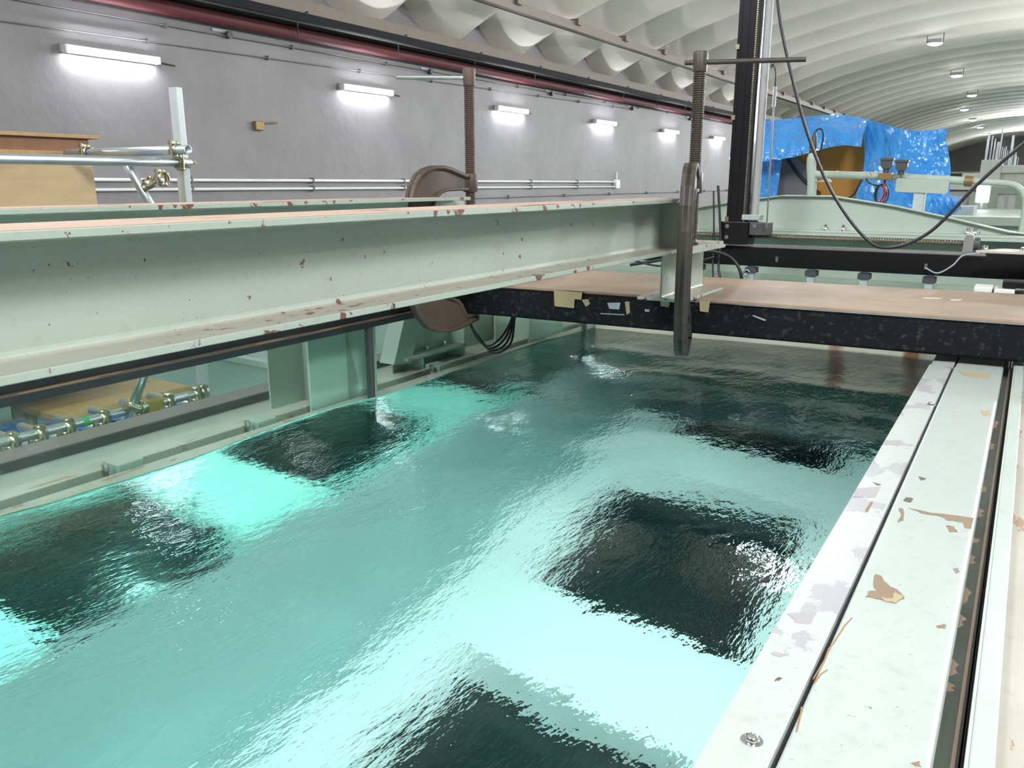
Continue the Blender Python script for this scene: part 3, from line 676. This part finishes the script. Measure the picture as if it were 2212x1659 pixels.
coupler(rack, L(-3.92, 2.86, .165), (1, 0, 0)); coupler(rack, L(-4.75, 2.86, .168), (1, 0, 0)); coupler(rack, L(-4, 2.93, .104), (0, 1, 0)); coupler(rack, L(-4.03, 2.99, .104), (0, 0, 1)); coupler(rack, L(-4, 2.94, -1.2), (0, 1, 0))
MB().pipe(L(-4.05, 2.64, .11), L(-4.05, 2.92, -.42), RP).build('brace_tube', M_galv, rack); coupler(rack, L(-4.03, 2.745, -.01), (0, .47, -.88)); coupler(rack, L(-3.98, 2.80, .02), (1, 0, 0))
MB().pipe(L(-3.96, 2.42, -1.27), L(-3.98, 2.72, -.72), RP).build('loose_tube', M_steel, rack); coupler(rack, L(-3.97, 2.47, -1.18), (0, .48, .87))
MB().tube([L(-4, 2.205, -1.2), L(-4, 2.235, -1.2)], .0256, 14).build('green_tape', plain('green_tape', (.03, .30, .10, 1), .4), rack)
MB().box(-.03, .03, .17, .27, -1.265, -1.17).build('yellow_cloth', plain('yellow_cloth', (.25, .19, .03, 1), .8), rack, .015)
for y in (-1.3, ): MB().pipe(L(-4.05, y, ZF), L(-4.05, y, .4), RP).build('standard', M_galv, rack)
# plywood crate
cr = thing('plywood_crate', 'tall plywood crate with red-brown lid boards at the left edge', 'crate', (-5.0, 1.9, ZF))
H = .17 - ZF; HB = .38
MB().box(-.9, 0, -1.0, 1.14, HB, H).build('plywood_side', M_newply, cr, .003)
for x in (-.86, -.08):
    for y in (-.95, .0): MB().box(x, x + .07, y, y + .07, 0, HB).build('leg', M_newply, cr)
MB().box(.0, .012, -1.0, -.0, HB, H).build('side_panel', M_newply, cr)
MB().box(-.92, .012, -1.02, 1.15, H - .02, H + .01).build('top_batten', M_yellowwood, cr, .002)
MB().box(-.90, -.002, -1.0, 1.13, H + .01, H + .088).build('lid_side', M_frame, cr)
MB().box(-.94, .03, -1.04, 1.19, H + .088, H + .108).build('lid_board', M_yellowwood, cr, .002)
MB().box(.0, .03, -.02, .0, HB, H - .02).build('corner_post', M_frame, cr)
# pallet and sheets on the floor seen through the glass
pa = thing('wooden_platform', 'low yellowish wooden platform on feet behind the scaffold tubes', 'platform', (-5.0, 2.9, ZF))
MB().box(-.42, .16, -.36, .56, .20, .235).build('top_board', M_yellowwood, pa, .002); MB().box(.13, .16, -.36, .56, .13, .20).build('front_rail', M_newply, pa)
MB().box(-.42, -.39, -.36, .56, .13, .20).build('rear_rail', M_newply, pa)
for x in (-.38, .1):
    for y in (-.3, .48): MB().box(x, x + .05, y, y + .05, 0, .2).build('leg', M_newply, pa)
M_tarp = None
def m_tarp():
    t = NT('blue_tarp_sheet'); n = t.noise(2.5, 4); c = t.mix(t.ramp(n, .35, .7), (.035, .26, .74, 1), (.06, .36, .86, 1)); t.color(c)
    t.b.inputs['Roughness'].default_value = .20; t.b.inputs['Coat Weight'].default_value = .8; t.b.inputs['Coat Roughness'].default_value = .08
    h = t.mul(t.noise(2.4, 3, (1, 1, .5)), t.mul(t.noise(9, 2, (1, 1, .7)), .30), 'ADD'); t.bump(h, 1.0, .16); return t.m
M_tarp = m_tarp()
m = MB(); N1 = 22
m.add([(-.9 + 1.5 * i / N1, -1.2 + 2.0 * j / N1, .012 + .02 * math.sin(i * 1.1 + j * .5) + .025 * math.sin(j * .9 - i * .4) + .035 + .012 * random.random()) for i in range(N1 + 1) for j in range(N1 + 1)],
      [(i * (N1 + 1) + j, (i + 1) * (N1 + 1) + j, (i + 1) * (N1 + 1) + j + 1, i * (N1 + 1) + j + 1) for i in range(N1) for j in range(N1)], True)
o = m.build('ground_tarp', M_tarp, None, 0, 2, (-4.6, 2.35, ZF)); o.modifiers.new('solid', 'SOLIDIFY').thickness = .004
tag(o, 'rumpled blue tarp lying on the floor under the scaffold tubes', 'tarp')
o = MB().prism([(-1.2, -.3), (.5, -.55), (.75, .3), (-.8, .7)], 0, .02, lambda u, v, q: (u, v, q)).build('grey_sheet', M_greyled, None, 0, 2, (-5.9, 5.5, ZF)); tag(o, 'flat grey sheet on the floor seen behind the glass column', 'sheet')
o = MB().box(-.05, .05, -1.6, 1.6, 0, .06).build('floor_kerb', M_greenpale, None, .004, 2, (-5.55, 4.85, ZF), math.radians(88)); tag(o, 'pale painted strip crossing the floor behind the glass', 'kerb')
# cable loops hanging behind the far clamp
cl = MB()
for k in range(4):
    d = .012 * k
    cl.tube(crom([(-2.30 - d, 3.24 + d, -.56), (-2.30 - d, 3.27 + d, -.68), (-2.30, 3.33 + d, -.77 - d * .5), (-2.30 + d, 3.43, -.825 - d), (-2.30 + d, 3.55 + d, -.80 - d), (-2.30, 3.65 + d, -.72), (-2.30, 3.69 + d, -.60), (-2.30, 3.69 + d, -.54)], 6), .006, 6)
tag(cl.build('cable_loop', M_cable), 'loops of black cable hanging below the bridge behind the far clamp', 'cable')

# ------------------------------------------------------------------ traverse stage behind the plywood
SY = 4.6
st = thing('linear_stage', 'long black linear stage beam with ball screw crossing behind the plywood', 'linear stage', (-1.0, SY, 0))
MB().box(-1.4, 1.6, 0, .10, -.458, -.352).build('beam', M_alu, st, .002)
MB().box(-1.4, .83, .01, .03, -.352, -.340).build('guide_rail', M_steel, st); MB().box(-1.4, .83, .065, .085, -.352, -.340).build('guide_rail', M_steel, st)
MB().box(-1.4, 1.6, -.006, 0, -.458, -.445).build('lower_lip', M_alu, st)
pr = []; x = -1.35
while x < .78: pr += [(.0085, x), (.0125, x + .003), (.0125, x + .007), (.0085, x + .010)]; x += .013
MB().lathe(pr, (0, .05, -.297), (1, 0, 0), 10, False).build('ball_screw', plain('worn_screw', (.16, .13, .09, 1), .45, .6, .2), st)
MB().prism([(-.02, -.34), (.028, -.34), (.028, -.29), (.018, -.25), (-.012, -.25), (-.02, -.29)], .01, .09, lambda u, v, q: (.75 + u, q, v)).build('end_bearing', M_steel, st, .003)
MB().cyl((.778, .05, -.297), (.80, .05, -.297), .03, 12).build('lock_nut', M_housdark, st)
for x in (.0 - .16, .58): 
    b = MB().box(x - .007, x + .007, -.012, 0, -.43, -.40).build('cable_clip', M_steel, st)
for x in (-.62, -.31, .02, .29, .60):
    b = MB().box(x - .018, x + .018, .02, .07, -.62, -.458).build('support_leg', M_galvgreen, st); MB().box(x - .03, x + .03, .01, .08, -.50, -.47).build('foot_clamp', M_housdark, b, .003)
ey = MB(); ey.tube([(-.325 + .016 * math.cos(a * pi / 8), .0, -.498 + .016 * math.sin(a * pi / 8)) for a in range(16)], .005, 8, True); ey.build('eye_bolt', M_steel, st)
ps = thing('stage_post', 'tall black upright slide column with pale pipe at its side', 'upright', (-1.38, SY, 0))
MB().box(-.072, .052, -.03, .07, -.339, 2.6).build('column', M_alu, ps, .003)
MB().box(-.060, -.052, -.033, -.03, -.30, 2.6).build('groove_lip', M_alu, ps); MB().box(-.02, -.012, -.033, -.03, -.30, 2.6).build('groove_lip', M_alu, ps)
MB().box(.022, .042, -.031, -.0295, -.26, 2.6).build('groove_back', M_darkgap, ps)
ch = MB(); z = -.25
while z < 1.35: ch.box(.024, .032, -.036, -.031, z, z + .007); z += .011
c_ = ch.build('rack_teeth', M_zinc, ps); 
MB().cyl((.078, .0, -.27), (.074, .0, 2.6), .021, 16).build('cover_pipe', M_greycover, ps)
for z in (-.20, .34, .70): 
    s = MB().box(-.075, -.055, -.042, -.033, z - .012, z + .012).build('clip', M_zinc, ps)
MB().box(.055, .10, -.025, .025, .95, 1.4).build('pipe_sleeve', plain('tan_sleeve', (.50, .36, .24, 1), .6), ps, .006)
cg = MB().box(-.10, .06, -.05, .10, -.339, -.215).build('carriage', M_alu, ps, .004)
MB().box(.07, .17, -.06, .05, -.285, -.215).build('side_block', M_housdark, ps, .005); MB().cyl((.10, -.065, -.235), (.10, -.03, -.235), .012, 10).build('knob', M_steel, ps)
MB().box(.02, .12, -.05, .03, -.205, -.175).build('green_bracket', M_green, ps, .004)
for z in (-.30, -.24): MB().cyl((-.055, -.058, z), (-.055, -.045, z), .012, 6).build('bolt', M_steel, ps)
rod = thing('probe_rod', 'thin steel rod with cable gland beside the pale pipe', 'rod', (-1.215, 4.5, 0))
MB().cyl((0.01, 0, -.24), (.0, 0, .40), .0045, 8).build('rod', M_steel, rod)
MB().cyl((0, 0, .38), (-.0, 0, .48), .010, 10).build('gland', M_steel, rod); MB().tube(crom([(0, 0, .48), (-.002, 0, .55), (-.02, 0, .59), (-.035, .03, .58)], 6), .004, 6).build('cable_tail', M_cable, rod)

def cable(name, pts, r, label, mat=M_cable, cat='cable'):
    o = MB().tube(crom(pts, 10), r, 8).build(name, mat); return tag(o, label, cat)
cable('signal_cable', [(-1.19, 4.2, 1.6), (-1.175, 4.2, 1.1), (-1.152, 4.2, .837), (-1.089, 4.2, .586), (-.962, 4.2, .222), (-.82, 4.2, -.058), (-.655, 4.2, -.26), (-.539, 4.2, -.299), (-.383, 4.2, -.22), (-.223, 4.2, -.014), (-.068, 4.2, .159), (.2, 4.2, .42)], .0075, 'black cable hanging in a deep curve in front of the blue tarp')
cable('post_cable', [(-1.50, 4.54, -.02), (-1.475, 4.53, -.20), (-1.46, 4.52, -.33), (-1.455, 4.5, -.47), (-1.42, 4.47, -.56)], .007, 'black cable running down the front of the black upright')
cable('post_cable', [(-1.52, 4.53, -.05), (-1.50, 4.52, -.30), (-1.49, 4.5, -.45), (-1.47, 4.48, -.57)], .005, 'thinner black cable beside the one on the black upright')
cable('sagging_cable', [(-1.95, 4.4, -.47), (-1.75, 4.42, -.43), (-1.58, 4.44, -.385), (-1.48, 4.45, -.375), (-1.38, 4.45, -.40), (-1.32, 4.45, -.47), (-1.30, 4.46, -.57)], .009, 'black cable arching over in front of the stage beam by the near clamp')
cable('sagging_cable', [(-2.2, 4.3, -.44), (-1.95, 4.32, -.43), (-1.75, 4.34, -.46), (-1.55, 4.38, -.43), (-1.45, 4.4, -.40)], .006, 'thin black cable lying low behind the near steel spacer')
cable('grey_wire', [(-.42, 4.58, -.42), (-.36, 4.55, -.44), (-.30, 4.55, -.40), (-.26, 4.56, -.35), (-.19, 4.55, -.335)], .004, 'thin grey wire from the stage beam up to its right end', M_greyled, 'wire')

# ------------------------------------------------------------------ gantry with curved top behind the stage
GY_ = 5.2
ga = thing('gantry_girder', 'pale green arched girder plate with bolted flange behind the black stage', 'girder', (0, GY_, 0))
k = GY_ / 4.6
top = [(-2.9, -.245), (-2.3, -.20), (-1.706, -.156), (-1.42, -.108), (-1.16, -.073), (-.897, -.074), (-.60, -.118), (-.33, -.175), (-.082, -.232), (.10, -.252), (1.2, -.256)]
pts = [(x * k, z * k) for x, z in top]
MB().prism([(pts[0][0], -.29)] + [(pts[-1][0], -.29)] + pts[::-1], 0, .012, lambda u, v, q: (u, q, v)).build('arched_web', M_greenpale, ga)
MB().prism([(a[0], a[1] + .004) for a in pts] + [(a[0], a[1] - .002) for a in pts[::-1]], -.03, .05, lambda u, v, q: (u, q, v)).build('top_edge', M_greenpale, ga)
MB().box(-3.2, 1.3, -.10, .0, -.2905, -.279).build('flange', M_greenpale, ga); MB().box(-3.2, 1.3, -.16, .1, -.306, -.292).build('lower_flange', M_greenpale, ga); MB().box(-3.2, 1.3, .0, .012, -.56, -.306).build('lower_web', M_green, ga)
MB().box(-2.6, .0, -.1, 3.2, -.60, -.56).build('shade_deck', M_fargreen, ga)  # added deck reaching along the tank to keep light off the far water
for x in (-1.96, -1.03, -.93, -.285, -.25):
    n = MB(); n.lathe([(.024, 0), (.024, .018), (.016, .022)], (x, -.055, -.279), (0, 0, 1), 6); n.cyl((x, -.055, -.26), (x, -.055, -.245), .01, 8); n.build('hex_bolt', M_chrome, ga)
# T shaped pipe handrail on the gantry
hr = thing('pipe_handrail', 'cream painted pipe handrail with T post in front of the blue tarp', 'handrail', (0, 5.8, 0))
MB().tube(crom([(-1.270, 0, -.13), (-1.275, 0, .0), (-1.288, 0, .10), (-1.29, 0, .15)], 6), .031, 14).build('post', M_greenpale, hr)
MB().cyl((-1.29, 0, .15), (-1.291, 0, .185), .031, 14, .020).build('post_cap', M_greenpale, hr)
MB().tube([(-1.275, 0, .048), (-.9, 0, .038), (-.36, 0, .005)], .024, 14).build('rail', M_greenpale, hr)
for x, z in ((-1.13, .045), (-.96, .04), (-.72, .031), (-.60, .02), (-.48, .013)): MB().cyl((x, 0, z), (x + .016, 0, z - .001), .0275, 14).build('collar', M_greenpale, hr)
MB().prism([(-.10, 0), (-.02, .08), (0, .0)], -.02, .02, lambda u, v, q: (-1.25 - v * .0 + (u + .1), q, .0 + v * .3)).build('gusset', M_greenpale, hr)
MB().cyl((-.375, 0, .006), (-.33, 0, .003), .032, 12).build('union', M_brass, hr)
MB().tube(crom([(-.34, 0, .004), (-.22, 0, -.004), (-.14, 0, -.010), (-.09, 0, -.03), (-.055, 0, -.075), (-.04, 0, -.14), (-.04, 0, -.30)], 8), .018, 12).build('bent_pipe', M_greenpale, hr)
sg = thing('blank_plate', 'blank pale green plate on a short stand below the handrail', 'plate', (-.60, 5.8, 0))
rc = []
for cx, cz, a0 in ((.13, -.06 + .015, -pi / 2), (.13, .005, 0), (-.14, .02, pi / 2), (-.14, -.035, pi)):
    for q in range(5): rc.append((cx + .015 * math.cos(a0 + q * pi / 8), cz - .012 + .015 * math.sin(a0 + q * pi / 8)))
MB().prism([(u + .0, v + .0) for u, v in rc], -.046, -.036, lambda u, v, q: (u, q, v)).build('plate', M_greenpale, sg, .002)
MB().box(-.045, .012, -.036, -.026, -.34, -.05).build('stand', M_galvgreen, sg); MB().box(.008, .02, -.03, .03, -.34, -.06).build('stand_flange', M_greenpale, sg)
for i, (x, z, lb) in enumerate(((-.815, .10, 'square dark sensor unit on the handrail, the taller left one'), (-.728, .10, 'square dark sensor unit on the handrail, the lower right one'))):
    s = thing('sensor_unit', lb, 'sensor', (x, 5.74, z - (.012 if i else 0)), 0, 'dark sensor units on the handrail')
    MB().box(-.040, .040, -.03, .03, .03, .045).build('cap', M_housdark, s, .002); MB().prism([(-.034, .03), (.034, .03), (.034, .0), (.022, -.02), (-.022, -.02), (-.034, .0)][::-1], -.025, .025, lambda u, v, q: (u, q, v)).build('body', M_housdark, s, .002)
    MB().cyl((0, 0, .045), (0, 0, .052), .012, 10).build('knob', M_brass, s)
    MB().cyl((0, 0, -.045), (0, 0, -.02), .018, 10).build('neck', M_housdark, s)
    if i == 0: MB().box(-.04, .04, -.035, .03, -.088, -.045).build('clamp_base', M_brass, s, .004)
sn = thing('spike_probe', 'dark conical plug with looped cable on top of the T post', 'probe', (-1.29, 5.8, .185))
MB().lathe([(.020, 0), (.024, .02), (.025, .05), (.018, .10), (.008, .135), (.003, .145)], (0, 0, 0), (.06, 0, 1), 14).build('cone', M_housdark, sn)
MB().lathe([(.0255, .018), (.0255, .026)], (0, 0, 0), (0, 0, 1), 14).build('band', M_zinc, sn)
MB().tube(crom([(.01, 0, .14), (.03, 0, .155), (.055, 0, .14), (.062, 0, .09), (.055, 0, .03), (.045, 0, -.10)], 8), .006, 8).build('loop_cable', M_cable, sn)
cw = MB()
for q in range(3): cw.tube([(-.845 + (.028 + .004 * q) * math.cos(a * pi / 8) + .01 * q, 5.76, -.075 + (.055 + .004 * q) * math.sin(a * pi / 8)) for a in range(16)], .004, 6, True)
cw.tube(crom([(-.93, 5.76, .02), (-.92, 5.76, .0), (-.88, 5.76, -.02), (-.85, 5.76, -.02)], 6), .005, 6)
co2 = cw.build('wire_coil', M_cable); tag(co2, 'small coil of black and red wire hanging from the handrail', 'wire coil')
rw = MB()
for q in range(3): rw.tube(crom([(-.82 + .004 * q, 5.75, .03), (-.825 + .006 * q, 5.75, -.03), (-.82 + .012 * q, 5.75, -.08), (-.84 + .008 * q, 5.75, -.13)], 6), .0028, 6)
rw.tube(crom([(-.85, 5.74, .14), (-.90, 5.74, .12), (-.91, 5.74, .06), (-.90, 5.75, .04)], 6), .002, 6)
rw.build('red_wires', M_wire, co2)
cable('hose', [(-1.12, 6.2, -.12), (-1.07, 6.2, -.08), (-1.02, 6.1, .0), (-.98, 6.0, .03), (-.95, 5.9, .04)], .008, 'black cable rising from behind the girder to the handrail')
# plates at the right edge
tp = thing('end_plate', 'tan mounting plate with bolts on the right end of the black stage', 'plate', (0, 4.35, 0))
MB().prism([(-.195, -.07), (-.10, .10), (.5, .12), (.5, -.16)], -.312, -.302, lambda u, v, q: (u, v, q)).build('plate', plain('tan_plate', (.50, .45, .40, 1), .5), tp, .001)
for x, y in ((-.165, .02), (-.01, -.02)): MB().cyl((x, y, -.302), (x, y, -.285), .016, 6).build('bolt', M_chrome, tp)
MB().box(-.15, .5, -.1, .1, -.34, -.3125).build('under_block', M_alu, tp)
tb = thing('slide_blocks', 'pale slide blocks on a dark bar behind the right end of the plywood', 'slide', (-.09, 4.15, -.47))
MB().box(-.085, .30, -.03, .12, -.02, .0).build('bar', M_alu, tb); MB().box(-.085, -.015, -.05, .08, .0, .022).build('block', M_white, tb, .003); MB().box(-.008, .07, -.05, .08, .0, .018).build('block', M_white, tb, .003); MB().box(.02, .12, -.02, .10, .022, .05).build('dark_block', M_alu, tb, .003)

# ------------------------------------------------------------------ blue tarp over boards, farther along
TY = 9.0
topl = [(-2.75, .60), (-2.57, .622), (-2.45, .618), (-2.10, .637), (-1.80, .655), (-1.70, .64), (-1.43, .58), (-1.13, .484), (-.965, .455), (-.80, .478), (-.73, .25), (-.68, .013), (-.62, -.15)]
low = {-2.75: .20}
def lerp_line(line, x):
    for (a, b), (c, d) in zip(line[:-1], line[1:]):
        if a <= x <= c: return b + (d - b) * (x - a) / (c - a)
    return line[-1][1] if x > line[-1][0] else line[0][1]
lowl = [(-2.75, .20), (-2.57, .20), (-2.33, .205), (-2.30, .225), (-2.25, .215), (-2.09, .24), (-1.95, .28), (-1.80, .322), (-1.62, .345), (-1.47, .325)]
rs = np.random.RandomState(5)
K = [(rs.uniform(4, 17), rs.uniform(-9, 9), rs.uniform(0, 6.3), rs.uniform(.004, .016)) for _ in range(10)]
def crump(u, v): return sum(a * abs(math.sin(f1 * u + f2 * v + p)) for f1, f2, p, a in K)
tm = MB()
def sheet(fn, nu, nv):
    tm.add([fn(i / nu, j / nv) for i in range(nu + 1) for j in range(nv + 1)], [(i * (nv + 1) + j, (i + 1) * (nv + 1) + j, (i + 1) * (nv + 1) + j + 1, i * (nv + 1) + j + 1) for i in range(nu) for j in range(nv)], False)
def awn(u, v):
    x = -2.75 + u * 1.28; a = lerp_line(topl, x); b = lerp_line(lowl, x); z = a + (b - a) * v
    return (x, TY - .30 * math.sin(v * pi * .5) - crump(x, z), z)
sheet(awn, 46, 16)
def wallr(u, v):
    v2 = v ** .8; xt = -1.47 + u * .77; a = lerp_line(topl, xt); xl = -1.50 + .0 * v + u * (.80 + .14 * v2); xx = xt * (1 - v2) + xl * v2 - .10 * (1 - v2) * (1 - u) * 0
    z = a + (-.75 - a) * v; return (xx + .02 * math.sin(9 * z) * (1 - u), TY - .10 - .12 * math.sin(u * 3) - .5 * crump(xx * .9, z * .35), z)
sheet(wallr, 34, 26)
def roof(u, v):
    x = -2.75 + u * 1.95; a = lerp_line(topl, x); return (x - .22 * v * u, TY + 1.2 * v, a + .10 * math.sin(v * pi) * 0 - .01 - crump(x, v * 2) * .5 - .05 * v)
sheet(roof, 46, 18)
def leftc(u, v): return (-2.75 + .45 * u - .08 * v * u, TY + .05 - crump(u, v) * .6, .24 - 1.0 * v)
sheet(leftc, 12, 12)
def skirt(u, v): return (-.86 + .30 * u, TY - .25 - .14 * math.sin(v * 2.8) - crump(u * 2, v) * .8, -.10 - .04 * u - .10 * v - .55 * max(0, v - .5) * (1 - u))
sheet(skirt, 12, 8)
def flap(u, v): return (-1.20 + .42 * u, TY - .02 - crump(u, v) - .05 * v, .46 + .02 * u - .18 * v - .08 * (1 - u) * v)
sheet(flap, 14, 6)
to = tm.build('tarp_cover', M_tarp); to.modifiers.new('solid', 'SOLIDIFY').thickness = .006
tag(to, 'big crumpled glossy blue tarp draped over a stack of boards', 'tarp')
bd = thing('orange_panel', 'orange brown wooden panels leaning under the open side of the blue tarp', 'panel', (-1.9, 9.25, 0))
MB().prism([(-.40, .40), (.40, .50), (.25, -.9), (-.28, -.9), (-.28, -.02)][::-1], 0, .03, lambda u, v, q: (u, q, v)).build('tall_panel', M_orange, bd)
MB().prism([(-.43, .33), (-.12, .10), (-.14, -.9), (-.9, -.9), (-.9, .33)][::-1], -.06, -.04, lambda u, v, q: (u + .02, q, v)).build('grey_panel', plain('grey_panel', (.16, .16, .17, 1), .5), bd)
MB().tube([(-.42, -.08, .28), (-.30, -.08, .12), (-.12, -.08, -.06), (-.02, -.08, -.12)], .016, 8).build('black_edge', M_cable, bd)
MB().box(-.72, 1.0, .35, 1.0, ZF, .32).build('crate_body', M_frame, bd)

# ------------------------------------------------------------------ far end of the hall
fa = thing('towing_carriage', 'distant white towing carriage cabin with window frames on the tank rails', 'carriage', (0, 25, 0))
MB().box(-2.0, -.35, 0, .1, -.2, .0).build('low_panel', M_farwhite, fa)
MB().box(-1.15, 1.6, .2, 2.4, -.14, .22).build('cabin', M_farwhite, fa, .02); MB().box(-1.3, -.82, .1, 1.2, .0, .56).build('cabinet', M_farwhite, fa, .02); MB().box(-.82, 1.6, .1, 2.0, .22, .42).build('upper_box', M_farwhite, fa, .02)
MB().box(-1.3, 1.6, 0, .2, -.75, -.14).build('front_wall', M_farwhite, fa)
MB().box(-1.02, -.18, -.06, 0, -.30, -.12).build('lintel_box', M_fargreen, fa); MB().box(-1.02, -.82, -.06, 0, -.80, -.3).build('window_post', M_fargreen, fa); MB().box(-.40, -.18, -.06, 0, -.80, -.3).build('window_post', M_fargreen, fa); MB().box(-.63, -.60, -.06, -.02, -.85, -.3).build('rod', M_housing, fa)
MB().box(-1.9, -1.35, 3.0, 3.1, .0, .25).build('far_panel', M_farwhite, fa)
MB().box(-2.9, 2.5, -1.0, 3.5, -1.62, -.80).build('underframe', M_greenpale, fa)
tr = thing('white_trough', 'pale green trough edge running under the distant carriage', 'trough', (0, 14, 0))
MB().box(-1.6, 3.0, 0, .2, -.62, -.50).build('edge_beam', M_greenpale, tr); MB().box(-1.9, -.95, 4, 5.2, -.66, -.46).build('blue_grey_beam', plain('blue_grey', (.28, .33, .38, 1), .5), tr); MB().box(-1.9, 3.0, .2, 9, -.95, -.62).build('bed', M_greenpale, tr)
gs = thing('standing_light', 'small bright work light between the handrail and the distant carriage', 'lamp', (-1.02, 22, -.27)); MB().box(-.13, .13, -.05, .05, -.19, .19).build('diffuser', emit('work_light', (.85, 1, .95, 1), 6), gs, .04); MB().box(-.15, .15, .05, .12, -.21, .21).build('case', M_housing, gs, .02); MB().cyl((0, .08, -1.35), (0, .08, -.2), .03, 8).build('stand', M_housing, gs)
px_ = [(-1.23, 1.25), (-1.14, 1.18), (-1.07, 1.10), (-.99, 1.02), (-.93, 1.35), (-.80, .90), (-.67, 1.18), (-.56, .75)]
for i, (x, z) in enumerate(px_):
    m = MB().cyl((0, 0, 0), (0, 0, z - (.56 if x < -.82 else .42)), .017 if i % 3 else .03, 8)
    o = m.build('steel_pole', M_steel if i % 2 == 0 else M_galv, None, 0, 2, (x, 25.6, .561 if x < -.82 else .421)); tag(o, 'thin steel pole standing in the cluster on the distant carriage', 'pole', 'steel poles on the carriage')
pf = MB()
for i in range(14): pf.box(-1.1 + i * .045 , -1.085 + i * .045, 0, .03, .0, .62 - .03 * i)
tag(pf.build('slatted_screen', M_galv, None, 0, 2, (0, 26.4, .421)), 'grey slatted screen behind the poles on the distant carriage', 'screen')
gd = thing('far_guard_rail', 'grey guard rail across the hall far behind the carriage', 'guard rail', (0, 40, 0))
for z in (.35, .0): MB().box(-3.5, 4, 0, .06, z, z + .07).build('rail', M_fargreen, gd)
for i in range(7): MB().box(-3.4 + i, -3.34 + i, 0, .06, -1.62, .40).build('post', M_fargreen, gd)
MB().box(-3.5, 4, .1, .2, -1.62, -.4).build('kick_panel', M_farwhite, gd)

# tube lights added on the unseen opposite wall to brighten the ceiling
for k in range(-2, 12, 2):
    t = thing('wall_light', 'added fluorescent wall light on the unseen opposite wall, brightens the ceiling', 'light', (X1, 6.47 + 4.66 * k, 1.53), 0, 'added tube lights on the right wall')
    MB().box(-.05, 0, -.64, .64, -.04, .05).build('housing', M_housing, t); MB().cyl((-.085, -.6, 0), (-.085, .6, 0), .036, 10).build('tube', M_tube, t)
